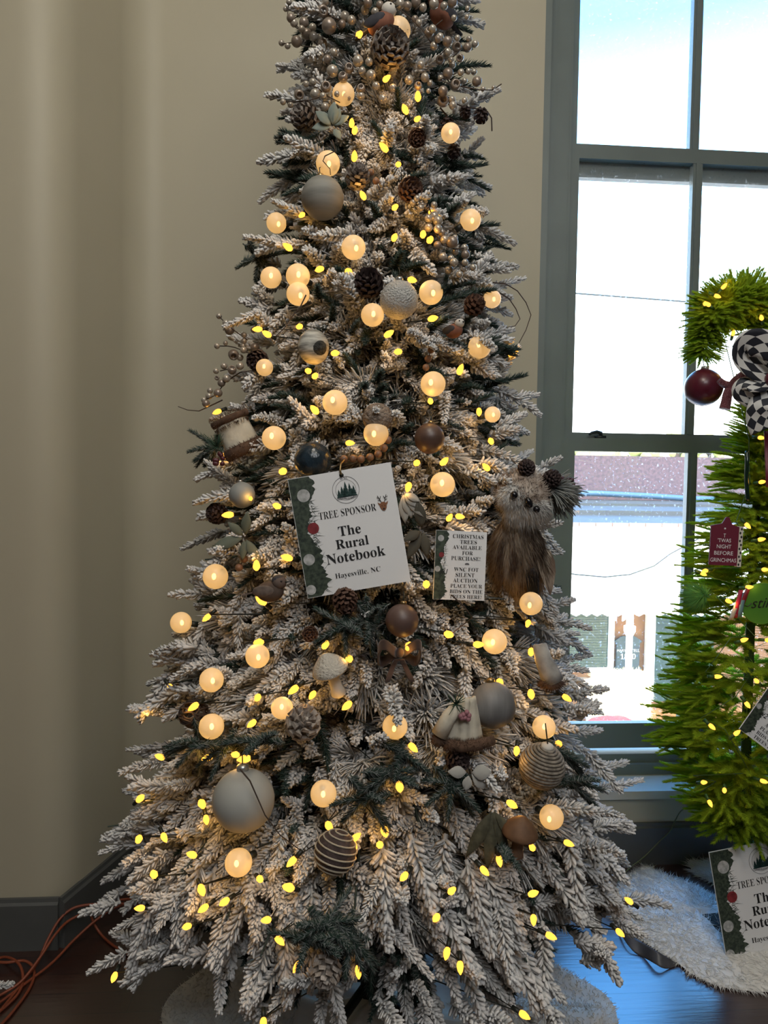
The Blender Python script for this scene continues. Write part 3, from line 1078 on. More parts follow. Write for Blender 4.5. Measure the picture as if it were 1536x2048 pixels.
# rattan ball: loose hoops of vine
p = SF(388, 1428, .97)
R = pxr(p, 30)
s = MB()
for i in range(13):
    n_ = Vector((rnd.gauss(0, .6), rnd.gauss(0, .6), rnd.gauss(0, 1))).normalized()
    a = n_.orthogonal().normalized()
    c = n_.cross(a)
    rr = R * rnd.uniform(.85, 1.0)
    s.tube([p + (a * math.cos(2 * PI * j / 24) + c * math.sin(2 * PI * j / 24)) * rr + n_ * R * .15 * math.sin(3 * PI * j / 12) for j in range(25)], .0022, 5)
tag(put('vine_ball', s, M['twig'], None, loc=p), 'open ball of woven brown vine above a globe at the far left', 'ornament')
KEEP.append((p, R * .7))

def mushroom(px, py, r, stem_len, tilt, cap_m, stem_m, label):
    p = SF(px, py, 1.0)
    R = pxr(p, r)
    p = toward(p, R * .6)
    ax = Vector(tilt).normalized()
    t = root('mushroom_ornament', p, label, 'ornament')
    prof = [(R * .20, -.02 * R), (R * .70, -.10 * R), (R * .97, -.12 * R), (R, -.02 * R), (R * .90, .22 * R), (R * .66, .52 * R), (R * .36, .78 * R), (R * .14, .92 * R), (R * .02, .96 * R)]
    put('cap', MB().lathe(p, ax, prof, 26), cap_m, t)
    put('stem', MB().lathe(p, -ax, [(R * .30, -.02 * R), (R * .29, stem_len * .3), (R * .33, stem_len * .65), (R * .42, stem_len * .9), (R * .25, stem_len)], 18), stem_m, t)
    KEEP.append((p, R * .9))
    KEEP.append((p - ax * stem_len * .6, R * .4))
    return t
mushroom(660, 1338, 37, .062, (-.34, -.25, 1), mat('pearl_glitter', (0.55, 0.50, 0.42), 0.45, bump=.6, scale=220), mat('ivory_stem', (0.62, 0.59, 0.53), 0.6), 'ivory mushroom with a glittered cap below the large sponsor card')
brn = mat('brown_flocked_cap', (0.15, 0.075, 0.035), 0.7, noise=.3, scale=40)
mushroom(1040, 1664, 36, .055, (.1, -.15, 1), brn, mat('tan_stem', (0.17, 0.10, 0.06), 0.8, noise=.3, scale=40), 'brown mushroom low on the right, half hidden by branches')

# brown velvet bow tucked into the dark gap below the cocoa ball
p = SF(798, 1312, .96)
t = root('velvet_bow', p, 'dark brown velvet bow in the shadowed gap under the cocoa ball', 'bow')
velvet = mat('brown_velvet', (0.055, 0.03, 0.022), 0.95, sheen=.3)
sz = pxr(p, 42)
for nm, sg in (('loop', -1), ('loop', 1)):
    s = MB().grid(lambda u, v: p + Vector((sg * sz * (.15 + .85 * math.sin(PI * u) ** .8) + sg * .0, -.01 - .02 * math.sin(2 * PI * u), sz * (.75 * math.sin(2 * PI * u) * .7 + .5 * (v - .5) + .2))), 18, 5)
    put(nm, s, velvet, t, thick=.004)
for sg in (-1, 1):
    s = MB().grid(lambda u, v: p + Vector((sg * sz * (.1 + .5 * u + .25 * (v - .5)), -.012 + .01 * math.sin(5 * u), -sz * (.1 + 1.0 * u))), 8, 4)
    put('tail', s, velvet, t, thick=.003)
put('knot', MB().ball(p + Vector((0, -.014, .01)), (sz * .2, sz * .18, sz * .24), 14, 10), velvet, t)
KEEP.append((p, sz * .7))

# little coats, hats and a stocking of cream felt with fur trim
def fur_pts(c, u, v, w, n):
    pts, dr = [], []
    c, u, v, w = map(Vector, (c, u, v, w))
    for _ in range(n):
        d = Vector((rnd.gauss(0, 1), rnd.gauss(0, 1), rnd.gauss(0, 1))).normalized()
        pts.append(c + u * d.x + v * d.y + w * d.z)
        dr.append(u.normalized() * d.x + v.normalized() * d.y + w.normalized() * d.z)
    return pts, dr

p = toward(SF(928, 1448, 1.0), .02)
k = pxr(p, 1.0)
X, Z = Vector((1, .05, 0)), Vector((0, 0, 1))
Yv = Vector((0, -1, 0))
t = root('coat_ornament', p, 'cream felt coat ornament with brown fur hem and pink berries beside the slate ball', 'ornament')
def pt(x, z, d=0.0):
    return p + X * (x * k) + Z * (z * k) + Yv * (d * k)
body = MB().grid(lambda u, v: pt((-38 + 76 * u) * (1 - .55 * v) + 4 * v, -28 + 84 * v, 18 * math.sin(PI * u) * (1 - .3 * v) + 3 * math.sin(18 * u)), 20, 10)
put('coat', body, M['cream'], t, thick=.006)
slv = MB().tube([pt(-14, 44, 14), pt(-34, 20, 16), pt(-52, -16, 14)], [12 * k, 15 * k, 17 * k], 12)
put('sleeve', slv, M['cream'], t)
s = MB().tube([pt(-42, -34, 12), pt(-10, -38, 22), pt(25, -36, 20), pt(58, -32, 8)], [10 * k, 11 * k, 11 * k, 10 * k], 12)
pts, dr = [], []
for i in range(700):
    u = rnd.random()
    a = rnd.uniform(0, 2 * PI)
    pts.append(pt(-45 + 103 * u, -35 + 9 * math.sin(a), 14 + 8 * math.sin(PI * u) + 9 * math.cos(a)))
    dr.append(Vector((rnd.uniform(-.4, .4), -math.cos(a), math.sin(a))))
s.strands(pts, dr, 9 * k, .0007)
put('fur_hem', s, M['brown_fur'], t)
s = MB().ball(pt(-54, -26, 14), 13 * k, 12, 8)
pts, dr = fur_pts(pt(-54, -26, 14), X * 12 * k, Yv * 12 * k, Z * 10 * k, 260)
put('fur_cuff', s.strands(pts, dr, 8 * k, .0007), M['brown_fur'], t)
s = MB()
for q in range(7):
    s.ball(pt(-4 + rnd.uniform(-9, 9), 30 + rnd.uniform(-11, 11), 28), 5.5 * k, 10, 7)
put('berries', s, mat('dusty_pink', (0.30, 0.13, 0.15), 0.6), t)
s = MB()
for q in range(26):
    s.tube([pt(-22, 48, 22), pt(-22 + rnd.uniform(-26, 24), 50 + rnd.uniform(-20, 22), 26 + rnd.uniform(-4, 12))], [.0012, .0006], 4)
put('sprig', s, M['sprig'], t)
KEEP += [(pt(x, z, 15), 24 * k) for x, z in ((-50, -20), (-20, -10), (10, -15), (40, -25), (-10, 20), (0, 40))]

p = toward(SF(474, 868, 1.02), .012)
k = pxr(p, 1.0)
t = root('hat_ornament', p, 'cream felt box hat with brown fur band and green sprig at the left edge', 'ornament')
u_, v_ = Vector((.90, .1, .44)).normalized(), Vector((-.44, .0, .90)).normalized()
n_ = u_.cross(v_)
c = p - u_ * 28 * k - v_ * 24 * k - n_ * 20 * k
s = MB().grid(lambda a, b_: p + u_ * ((-34 + 68 * a) * k * (1 - .12 * b_)) + v_ * ((-28 + 56 * b_) * k) + Yv * (20 * k * math.sin(PI * a) ** .5), 16, 8)
put('crown', s, M['cream'], t, thick=.006)
for off, nm in ((-34, 'fur_band'), (32, 'fur_trim')):
    s = MB().tube([p + u_ * (-36 * k) + v_ * off * k + Yv * 8 * k, p + v_ * off * k + Yv * 24 * k, p + u_ * (38 * k) + v_ * off * k + Yv * 8 * k], [(12 if off < 0 else 7) * k] * 3, 12)
    pts, dr = [], []
    for i in range(420):
        a, w_ = rnd.uniform(0, 2 * PI), rnd.uniform(-1, 1)
        pts.append(p + u_ * (38 * k * w_) + v_ * (off * k + 11 * k * math.sin(a)) + Yv * ((8 + 16 * (1 - w_ * w_)) * k + 11 * k * math.cos(a)))
        dr.append(v_ * math.sin(a) + Yv * math.cos(a) + u_ * rnd.uniform(-.4, .4))
    put(nm, s.strands(pts, dr, 8 * k, .0007), M['brown_fur'], t)
s = MB()
q0 = p + Vector((-38 * k, -.02, -26 * k))
for q in range(34):
    s.tube([q0, q0 + Vector((rnd.uniform(-24, 16), -rnd.uniform(0, 12), rnd.uniform(-12, 26))) * k], [.0013, .0006], 4)
put('sprig', s, M['sprig'], t)
s = MB()
for q in range(9):
    s.ball(q0 + Vector((rnd.uniform(-4, 14), -6, rnd.uniform(-42, -14))) * k, 5 * k, 8, 6)
put('berries', s, mat('dark_red_berry', (0.075, 0.015, 0.02), 0.4), t)
KEEP += [(p, 30 * k), (p + u_ * 25 * k, 20 * k), (q0, 16 * k)]

p = toward(SF(1092, 1330, 1.03), .01)
k = pxr(p, 1.0)
t = root('stocking_ornament', p, 'grey felt stocking with brown fur cuff hanging at the right edge by the window', 'ornament')
s = MB().tube([p + Vector((-14, 0, 42)) * k, p + Vector((-8, -6, 14)) * k, p + Vector((4, -8, -12)) * k, p + Vector((12, -8, -30)) * k], [14 * k, 17 * k, 20 * k, 22 * k], 14)
put('leg', s, mat('grey_felt', (.36, .34, .31), .95, noise=.3, scale=40), t)
cc = p + Vector((9, -8, -34)) * k
s = MB().ball(cc, (23 * k, 20 * k, 13 * k), 14, 10)
pts, dr = fur_pts(cc, X * 22 * k, Yv * 19 * k, Z * 12 * k, 520)
put('fur_cuff', s.strands(pts, dr, 9 * k, .0007), M['brown_fur'], t)
KEEP += [(p, 20 * k), (cc, 22 * k), (p + Vector((-10, 0, 25)) * k, 15 * k)]

# plush owl perched on the right side
p = toward(SF(1036, 1090, 1.02), .015)
k = pxr(p, 1.0)
t = root('plush_owl', p, 'furry brown and white toy owl with tilted head perched on the right side', 'toy owl')
def op(x, y, d=0.0):
    """owl point from its picture offset in pixels round (1036,1090)"""
    return p + X * (x * k) - Z * (y * k) + Yv * (d * k)
A_t = Matrix.Rotation(R_(24), 3, 'Y')
hc, bc = op(4, -96, 6), op(-4, 14, 0)
fur_b = mat('owl_body_fur', (0.46, 0.38, 0.29), 1.0, col2=(0.13, 0.085, 0.06), scale=55, stretch=(1, 1, .3))
fur_h = mat('owl_head_fur', (0.46, 0.40, 0.34), 1.0, col2=(0.20, 0.15, 0.115), scale=40)
fur_w = mat('owl_face_fur', (0.76, 0.74, 0.70), 1.0, noise=.25, scale=60)
def furry(mb, c, ax3, n, L, flow, r=.0009):
    for _ in range(n):
        d = Vector((rnd.gauss(0, 1), rnd.gauss(0, 1), rnd.gauss(0, 1))).normalized()
        if d.y > .5:
            continue
        q = Vector(c) + Vector((d.x * ax3[0], d.y * ax3[1], d.z * ax3[2]))
        mb.strands([q], [d * .5 + Vector(flow) + Vector((rnd.uniform(-.25, .25), rnd.uniform(-.2, .1), rnd.uniform(-.2, .2)))], L, r)
    return mb
s = MB().ball(bc, (48 * k, 44 * k, 78 * k), 24, 16)
put('body', furry(s, bc, (48 * k, 44 * k, 78 * k), 3600, 30 * k, (0, -.3, -.9)), fur_b, t)
s = MB().ball(hc, (54 * k, 46 * k, 52 * k), 24, 16)
hd = put('head', furry(s, hc, (54 * k, 46 * k, 52 * k), 1700, 16 * k, (0, -.4, .35)), fur_h, t)
for ex, ey in ((-22, -100), (22, -74)):
    c_ = op(ex * 1.0, ey + 4, 36)
    s = MB().ball(c_, (27 * k, 14 * k, 24 * k), 16, 10)
    put('face_disc', furry(s, c_, (27 * k, 14 * k, 24 * k), 900, 14 * k, (.2 * (1 if ex > 0 else -1), -.5, -.3)), fur_w, hd)
c_ = op(6, -68, 33)
s = MB().ball(c_, (42 * k, 18 * k, 27 * k), 16, 10)
put('chin', furry(s, c_, (42 * k, 18 * k, 27 * k), 900, 26 * k, (.1, -.4, -.9)), fur_w, hd)
blk = mat('black_glass', (0.006, 0.006, 0.008), 0.15)
put('eye', MB().ball(op(-25, -101, 57), 7.5 * k, 14, 10), blk, hd)
put('eye', MB().ball(op(20, -74, 57), 7 * k, 14, 10), blk, hd)
put('beak', MB().ball(op(3, -87, 62), (7 * k, 8 * k, 11 * k), 14, 10, Matrix.Rotation(R_(-25), 3, 'Y')), blk, hd)
s = MB().slab([op(6, 46, 46), op(20, 40, 48), op(32, 60, 46), op(34, 96, 42), op(26, 110, 40), op(12, 104, 42)], Yv * -8 * k)
for i in range(240):
    y_ = rnd.uniform(45, 100)
    s.strands([op(8 + rnd.uniform(0, 22), y_, 48)], [Vector((.05, -.1, -1))], 26 * k, .001)
put('tail', s, mat('dark_tail_feathers', (0.022, 0.022, 0.028), 0.9), t)
s = MB().leaf(op(30, -20, 20), (.35, -.2, -1), (.6, -1, .2), 120 * k, 50 * k)
put('wing', furry(s, op(32, 25, 14), (16 * k, 18 * k, 56 * k), 800, 34 * k, (.1, -.15, -1)), fur_b, t)
# crown of the owl: cones, berries, pine sprig
def cone_mesh(mb, c, axis, L, R, n=46):
    axis = Vector(axis).normalized()
    a = axis.orthogonal().normalized()
    b_ = axis.cross(a)
    mb.lathe(c, axis, [(R * .3, 0), (R * .5, L * .25), (R * .45, L * .6), (R * .1, L * .95)], 8)
    for i in range(n):
        tt = (i + .5) / n
        q = i * 2.39996
        rr = R * (math.sin(PI * (.12 + .83 * tt)) ** .7)
        o_ = a * math.cos(q) + b_ * math.sin(q)
        d = (o_ + axis * (.25 + .9 * tt)).normalized()
        sd = axis.cross(o_).normalized()
        base = Vector(c) + axis * (L * tt * .86) + o_ * rr * .25
        w_ = R * .36 * (1 - .45 * tt)
        th = d.cross(sd).normalized() * R * .05
        tip = base + d * rr * .95
        up_ = axis * R * .16
        mb.add([base - sd * w_ * .4 - th, base + sd * w_ * .4 - th, tip + sd * w_ - th, tip - sd * w_ - th, base + th, tip + sd * w_ * .8 + th + up_, tip - sd * w_ * .8 + th + up_],
               [(0, 1, 2, 3), (4, 6, 5), (0, 4, 1), (1, 4, 5, 2), (2, 5, 6, 3), (3, 6, 4, 0)])
    return mb
cone_dark = mat('dark_pine_cone', (0.040, 0.022, 0.02), 0.75, noise=.4, scale=80)
cone_brown = mat('brown_pine_cone', (0.105, 0.05, 0.03), 0.75, noise=.4, scale=80)
cone_frost = mat('frosted_pine_cone', (0.30, 0.275, 0.25), 0.85, col2=(0.10, 0.07, 0.055), scale=120)
cone_white = mat('bleached_pine_cone', (0.46, 0.41, 0.36), 0.85, col2=(0.20, 0.16, 0.13), scale=90)
put('pine_cone', cone_mesh(MB(), op(2, -146, 18), (.2, -.8, .5), 26 * k, 16 * k), cone_dark, hd)
put('pine_cone', cone_mesh(MB(), op(48, -132, 18), (.5, -.8, .1), 28 * k, 17 * k), cone_dark, hd)
s = MB().tube([op(52, -128, 14), op(80, -124, 14), op(104, -126, 14)], 1.6 * k, 6)
for bx, by in ((84, -134), (93, -120), (103, -132), (106, -121), (76, -122), (95, -133)):
    s.ball(op(bx, by, 16), 4.6 * k, 10, 7)
put('berry_twig', s, mat('plum_berry', (0.06, 0.02, 0.03), 0.4), hd)
v, f, a = cat_arrays([inst(PIN[i % 6], op(54, -116, 14), (rnd.uniform(.6, 1), rnd.uniform(-.3, .1), rnd.uniform(-.75, .15)), (0, 0, 1), .68) for i in range(4)])
put('pine_sprig', np_mesh('pine_sprig', v - np.array(wloc(hd))[None], f, a * .35), M['flock'], hd)
KEEP += [(hc, 50 * k), (op(0, -40, 20), 40 * k), (op(0, 20, 20), 40 * k), (op(15, 70, 20), 34 * k), (op(78, -122, 14), 24 * k), (op(-28, 60, 10), 22 * k)]

def pine_cone(px, py, r, axis, m_, label, k=1.0, n=46):
    p = SF(px, py, k)
    R = pxr(p, r)
    p = toward(p, R * .4)
    L = R * 2.0
    ax = Vector(axis).normalized()
    o = put('pine_cone', cone_mesh(MB(), p - ax * L / 2, ax, L, R, n), m_, None, False, loc=p)
    tag(o, label, 'pine cone')
    KEEP.append((p, R * .85))
pine_cone(738, 567, 27, (-.2, -.9, .2), cone_dark, 'dark brown pine cone left of the sparkling white ball')
pine_cone(820, 380, 23, (.2, -1, -.1), cone_brown, 'dark reddish pine cone above the right hand berry spray')
pine_cone(834, 276, 17, (0, -1, -.4), cone_brown, 'small brown pine cone under the top arrangement')
pine_cone(714, 355, 23, (.2, -.8, .5), cone_frost, 'frosted pine cone right of the grey wooden ball near the top')
pine_cone(605, 1448, 33, (.3, -.7, .6), cone_white, 'bleached white pine cone below a globe on the lower left', n=40)
pine_cone(914, 1520, 22, (.3, -.9, .1), cone_dark, 'small dark pine cone under the coat ornament')
pine_cone(653, 1938, 29, (-.2, -.8, -.4), cone_white, 'frosted pine cone at the bottom of the tree above the white skirt', n=40)
pine_cone(620, 1268, 15, (.1, -1, .1), cone_brown, 'tiny rusty pine cone in the dark gap left under the large sponsor card')
pine_cone(612, 235, 26, (-.5, -.7, .1), cone_frost, 'frosted pine cone at the left of the top beside eucalyptus leaves')
pine_cone(779, 98, 36, (.1, -.9, -.2), cone_frost, 'biggest frosted pine cone, opened like a flower at the top', n=60)
pine_cone(948, 612, 20, (.3, -.6, .6), cone_brown, 'brown pine cone at the right edge near the curly twig')
pine_cone(436, 1028, 20, (-.6, -.7, .3), cone_dark, 'black pine cone at the left edge beside the sponsor card height')
pine_cone(516, 720, 20, (-.3, -.8, -.3), cone_dark, 'dark pine cone at the heart of the left berry spray')
pine_cone(690, 1200, 24, (.2, -.8, -.4), cone_brown, 'brown pine cone peeping out from beneath the large sponsor card')

# thin dark twig with small round cones dangling at the top right
def px3(pts, k=1.0, base=None, Y=None):
    if Y is None:
        Y = base.y
    return [P(x, y, Y) for x, y in pts]
bp = SF(905, 215, 1.0)
s = MB().tube(px3([(895, 200), (925, 213), (950, 217), (975, 223), (983, 236), (984, 262)], base=bp), .0016, 6)
s.tube(px3([(880, 215), (897, 236), (906, 252), (908, 285), (905, 305)], base=bp), .0018, 6)
t = root('cone_twig', bp, 'dark twig with small round black cones dangling at the top right', 'twig')
put('stem', s, M['twig'], t)
for x, y, r in ((928, 226, 11), (962, 233, 14), (896, 254, 15), (909, 304, 13)):
    c = P(x, y, bp.y)
    q = pxr(c, r)
    put('cone', cone_mesh(MB(), c - Vector((0, 0, -q)), (rnd.uniform(-.2, .2), -.3, -1), q * 2, q, 26), cone_dark, t, False)
    KEEP.append((c, q))

def twig(pts, label, r=.0017, Y=None, anchor=None, leafy=False):
    a = anchor or pts[0]
    Y = Y or SF(*a).y
    q = px3(pts, Y=Y)
    o = put('curly_twig', MB().tube(q, [r * (1 - .5 * i / (len(q) - 1)) for i in range(len(q))], 6), M['twig'], None, loc=q[0])
    return tag(o, label, 'twig')
twig([(955, 568), (985, 565), (1012, 568), (1035, 582), (1052, 605), (1062, 630), (1052, 660), (1038, 686)], 'long curly brown twig arching against the plain wall at the right edge', Y=1.86)
twig([(972, 588), (1000, 586), (1018, 597), (1032, 618), (1040, 638), (1030, 652), (1012, 655)], 'short curly twig nested inside the long arching one', Y=1.85)
twig([(445, 800), (420, 812), (398, 822), (375, 820), (356, 813)], 'thin bare twig poking out to the left below the berry spray', Y=1.88)
twig([(664, 280), (671, 302), (650, 312), (646, 322), (660, 338), (661, 350)], 'squiggly dark twig crossing the front of a globe above the grey ball', Y=SF(656, 327).y - .07)
twig([(612, 590), (600, 615), (585, 632), (570, 655), (552, 672)], 'dark straight twig left of the needle burst above the birch ball', Y=SF(600, 620).y - .03)
twig([(480, 1538), (500, 1562), (516, 1598), (530, 1630), (560, 1670), (600, 1700)], 'dark cord like twig crossing the very large grey ball', Y=SF(500, 1590).y - .075)
twig([(903, 1190), (930, 1215), (945, 1235), (900, 1270), (880, 1300)], 'dark thin twig below the small auction card', Y=SF(900, 1215).y - .02)

# wooden bead garland: what shows of it in two places
def beads(pts, r, label):
    p = [SF(x, y, 1.0) for x, y in pts]
    t = root('bead_garland', p[0], label, 'garland')
    put('string', MB().tube(p, .0011, 5), M['twig'], t)
    m_ = M.setdefault('bead', mat('tan_wood_bead', (0.26, 0.135, 0.075), 0.5, noise=.3, scale=60))
    d = 0
    R = pxr(p[0], r)
    for a, c in zip(p, p[1:]):
        n = max(1, int((c - a).length / (R * 1.8)))
        for i in range(n):
            q = a + (c - a) * (i / n)
            put('bead', MB().ball(q, R, 12, 8), m_, t)
            KEEP.append((q, R))
beads([(688, 918), (706, 917), (722, 918), (740, 914), (756, 908), (768, 896), (776, 880), (782, 862)], 8, 'tan wooden bead garland looping above the large sponsor card')
beads([(862, 700), (856, 718), (852, 735), (850, 752)], 7, 'tan wooden beads running down beside a globe on the right')
beads([(742, 345), (752, 362), (760, 380)], 7, 'short run of wooden beads in the shade right of the grey ball')
beads([(500, 1095), (488, 1118), (478, 1135), (462, 1142)], 8, 'wooden beads showing left of the large sponsor card near a globe')

# berry sprays of champagne pearls and open pods
berry_me = []
for i in range(3):
    q = MB().ball((0, 0, 0), 1.0, 14, 10) if i < 2 else MB().lathe((0, 0, -1), (0, 0, 1), [(.1, 0), (.75, .3), (1, .95), (.9, 1.55), (.62, 1.9), (.5, 1.8), (.45, 1.3), (.05, 1.2)], 14)
    me = q.mesh('berry')
    me.materials.append(M['berry'] if i == 0 else M['berry_dark'])
    berry_me.append(me)
def spray_of_berries(stems, berries, label, group=None, Y=None, dy=0.0):
    """stems: polylines in picture pixels; berries: (x, y, r, kind)"""
    a = stems[0][0]
    Y0 = Y if Y is not None else SF(a[0], a[1]).y - .02
    t = root('berry_spray', P(a[0], a[1], Y0), label, 'berry spray', group)
    s = MB()
    for st in stems:
        s.tube([P(x, y, Y0 + dy * i) for i, (x, y) in enumerate(st)], .0013, 5)
    put('stem', s, M['twig'], t)
    for x, y, r, kd in berries:
        c = P(x, y, Y0 + rnd.uniform(-.018, .012))
        o = bpy.data.objects.new('berry', berry_me[kd])
        COL.objects.link(o)
        o.parent = t
        o.location = c - t.location
        q = pxr(c, r)
        o.scale = (q, q, q)
        o.rotation_euler = (rnd.uniform(.8, 2.2), rnd.uniform(-.7, .7), 0)
        KEEP.append((c, q * .9))
spray_of_berries([[(640, 95), (615, 70), (592, 55), (575, 30), (577, 5)], [(640, 95), (605, 92), (585, 85), (563, 88)], [(600, 60), (588, 45)]],
                 [(578, 4, 6, 0), (571, 18, 5, 0), (582, 36, 9, 1), (588, 46, 8, 0), (608, 45, 10, 1), (603, 58, 7, 0), (625, 55, 8, 0), (613, 68, 11, 1), (627, 73, 9, 0), (593, 83, 11, 1), (575, 92, 6, 0), (563, 86, 6, 0), (640, 75, 7, 0), (645, 88, 10, 1)],
                 'brown pearl berry spray reaching up and left at the top')
spray_of_berries([[(680, 40), (660, 32), (645, 15), (630, 0)], [(655, 70), (661, 30), (664, 0)], [(680, 60), (668, 48), (661, 30)]],
                 [(645, 22, 12, 2), (658, 52, 15, 1), (690, 33, 10, 0), (703, 40, 9, 0), (684, 48, 8, 1), (651, 3, 7, 0), (730, 20, 9, 0), (736, 6, 9, 1), (640, 110, 8, 0), (655, 118, 8, 1), (668, 105, 8, 0)],
                 'brown pearl berry spray with upright stems left of the top bird')
spray_of_berries([[(680, 205), (650, 190), (620, 200), (590, 203), (565, 204)], [(650, 190), (635, 175), (612, 168)], [(650, 165), (665, 140)]],
                 [(566, 204, 6, 0), (581, 210, 6, 0), (598, 189, 10, 2), (612, 168, 6, 0), (626, 164, 7, 0), (652, 174, 11, 2), (630, 188, 10, 0), (646, 192, 7, 0), (665, 142, 12, 0), (686, 155, 10, 2), (698, 137, 10, 2), (716, 122, 11, 0), (724, 142, 8, 0), (738, 124, 8, 0), (742, 150, 10, 0), (722, 178, 9, 2), (722, 192, 8, 0), (674, 188, 6, 0), (694, 194, 9, 0), (766, 198, 9, 0), (752, 172, 8, 0), (786, 176, 8, 0), (650, 214, 8, 0)],
                 'pale pearl and open pod spray left of the top globe')
spray_of_berries([[(880, 160), (905, 170), (935, 175), (960, 180), (985, 180), (1003, 168)], [(880, 160), (915, 145), (948, 146)], [(900, 120), (925, 95), (940, 78)], [(880, 110), (905, 85)]],
                 [(954, 163, 10, 1), (966, 178, 5, 0), (911, 170, 11, 2), (929, 162, 6, 0), (896, 147, 11, 1), (948, 144, 6, 0), (922, 145, 7, 0), (937, 143, 6, 0), (913, 95, 10, 2), (935, 95, 9, 1), (950, 88, 7, 0), (938, 78, 6, 0), (915, 76, 6, 0), (920, 116, 8, 2), (902, 120, 6, 0), (880, 120, 9, 2), (895, 105, 9, 0), (886, 202, 12, 2), (886, 182, 10, 1), (904, 199, 7, 0), (929, 201, 6, 0), (906, 211, 8, 0), (860, 166, 6, 0), (881, 156, 6, 0), (850, 155, 9, 0), (857, 182, 5, 0), (987, 175, 4, 0), (905, 130, 7, 0)],
                 'brown pearl and open pod spray stretching right at the top')
spray_of_berries([[(800, 20), (820, 35), (845, 60), (865, 90)], [(830, 20), (850, 5)], [(860, 60), (885, 40)]],
                 [(832, 5, 10, 1), (846, 15, 8, 0), (868, 8, 10, 0), (905, 5, 10, 1), (888, 12, 8, 0), (858, 65, 10, 2), (865, 58, 8, 0), (838, 46, 7, 0), (880, 74, 8, 0), (895, 83, 10, 1), (868, 92, 8, 0), (908, 36, 6, 0), (934, 34, 5, 0), (800, 8, 10, 0), (815, 12, 9, 1), (780, 14, 9, 0), (760, 10, 8, 1), (750, 24, 8, 0), (876, 78, 7, 1), (830, 38, 7, 1), (935, 17, 5, 0), (842, 130, 8, 0), (818, 160, 9, 0), (836, 172, 8, 2), (800, 120, 7, 0)],
                 'crowded pearl spray at the right of the top globe under the upper birds')
spray_of_berries([[(520, 720), (495, 705), (470, 695), (455, 692), (435, 692)], [(495, 680), (470, 662), (455, 650), (438, 633)], [(510, 740), (480, 745), (450, 765), (432, 790), (410, 800)], [(470, 735), (440, 742)]],
                 [(438, 632, 6, 0), (452, 646, 7, 0), (459, 660, 10, 1), (434, 692, 6, 0), (451, 686, 5, 0), (467, 709, 11, 2), (488, 670, 6, 0), (486, 692, 6, 0), (488, 682, 6, 0), (520, 655, 8, 0), (510, 695, 9, 1), (487, 700, 7, 0), (464, 740, 9, 2), (480, 732, 8, 0), (432, 742, 6, 0), (448, 732, 7, 0), (434, 756, 5, 2), (443, 766, 8, 1), (453, 757, 8, 0), (420, 781, 6, 0), (436, 786, 9, 1), (418, 792, 7, 0), (408, 800, 6, 0), (480, 715, 7, 0), (507, 660, 6, 1), (412, 807, 8, 1)],
                 'silvery brown berry spray standing out on the left side against the wall', Y=1.84)
spray_of_berries([[(850, 395), (862, 425), (870, 465), (885, 490), (910, 498), (928, 496)], [(830, 400), (838, 420)], [(880, 520), (910, 520), (930, 530)]],
                 [(834, 397, 7, 0), (826, 405, 7, 0), (841, 416, 7, 0), (868, 410, 7, 0), (853, 414, 6, 2), (868, 433, 10, 0), (876, 442, 10, 0), (857, 437, 8, 0), (857, 455, 9, 0), (876, 458, 9, 0), (884, 466, 8, 1), (905, 484, 12, 1), (889, 480, 9, 0), (910, 475, 6, 0), (929, 496, 8, 0), (931, 509, 9, 1), (911, 503, 7, 0), (886, 514, 9, 0), (902, 517, 7, 0), (908, 525, 9, 0), (930, 525, 7, 0), (898, 540, 9, 0), (919, 549, 7, 0), (946, 535, 7, 0), (927, 538, 7, 0), (875, 490, 8, 1)],
                 'silver pearl berry spray cascading down the right side below the top')

# small birds
M['slate_feather'] = mat('slate_feathers', (0.035, 0.035, 0.045), 0.8, noise=.3, scale=60)
M['rust_feather'] = mat('rust_feathers', (0.22, 0.085, 0.05), 0.85, noise=.25, scale=60)
M['white_feather'] = mat('white_feathers', (0.55, 0.52, 0.47), 0.85)
def bird(px, py, r, face, body_m, head_m, cap_m, wing_m, label, tail=True, pull=.9):
    """face = direction the bill points"""
    p = SF(px, py, 1.0)
    R = pxr(p, r)
    p = toward(p, R * pull)
    f_ = Vector(face).normalized()
    A = f_.to_track_quat('X', 'Z').to_matrix()
    sd = A @ Vector((0, 1, 0))
    upv = A @ Vector((0, 0, 1))
    t = root('toy_bird', p, label, 'toy bird')
    put('body', MB().ball(p, (R * 1.25, R * .85, R * .9), 18, 12, A), body_m, t)
    h = p + f_ * R * .95 + upv * R * .75
    hd_ = put('head', MB().ball(h, R * .62, 16, 10), head_m, t)
    put('cap', MB().ball(h + upv * R * .16 - f_ * R * .06, (R * .60, R * .56, R * .50), 16, 10, A), cap_m, hd_)
    put('bill', MB().lathe(h + f_ * R * .55, f_, [(R * .13, 0), (R * .08, R * .15), (R * .01, R * .35)], 8), M['wire'], hd_)
    for sg in (-1, 1):
        put('eye', MB().ball(h + f_ * R * .38 + sd * sg * R * .42 + upv * R * .12, R * .1, 8, 6), blk, hd_)
        put('wing', MB().ball(p - f_ * R * .3 + sd * sg * R * .68 + upv * R * .12, (R * 1.05, R * .22, R * .52), 14, 8, A), wing_m, t)
    if tail:
        q = p - f_ * R * 1.1
        put('tail', MB().obox(q - sd * R * .2, sd * R * .4, -f_ * R * 1.5 - upv * R * .25, upv * R * .14), wing_m, t, False)
    KEEP.append((p, R * .9))
    KEEP.append((h, R * .6))
bird(762, 48, 23, (.95, -.55, .25), M['rust_feather'], M['white_feather'], M['white_feather'], M['slate_feather'], 'grey winged bird with white head and rusty breast beside the topmost globe')
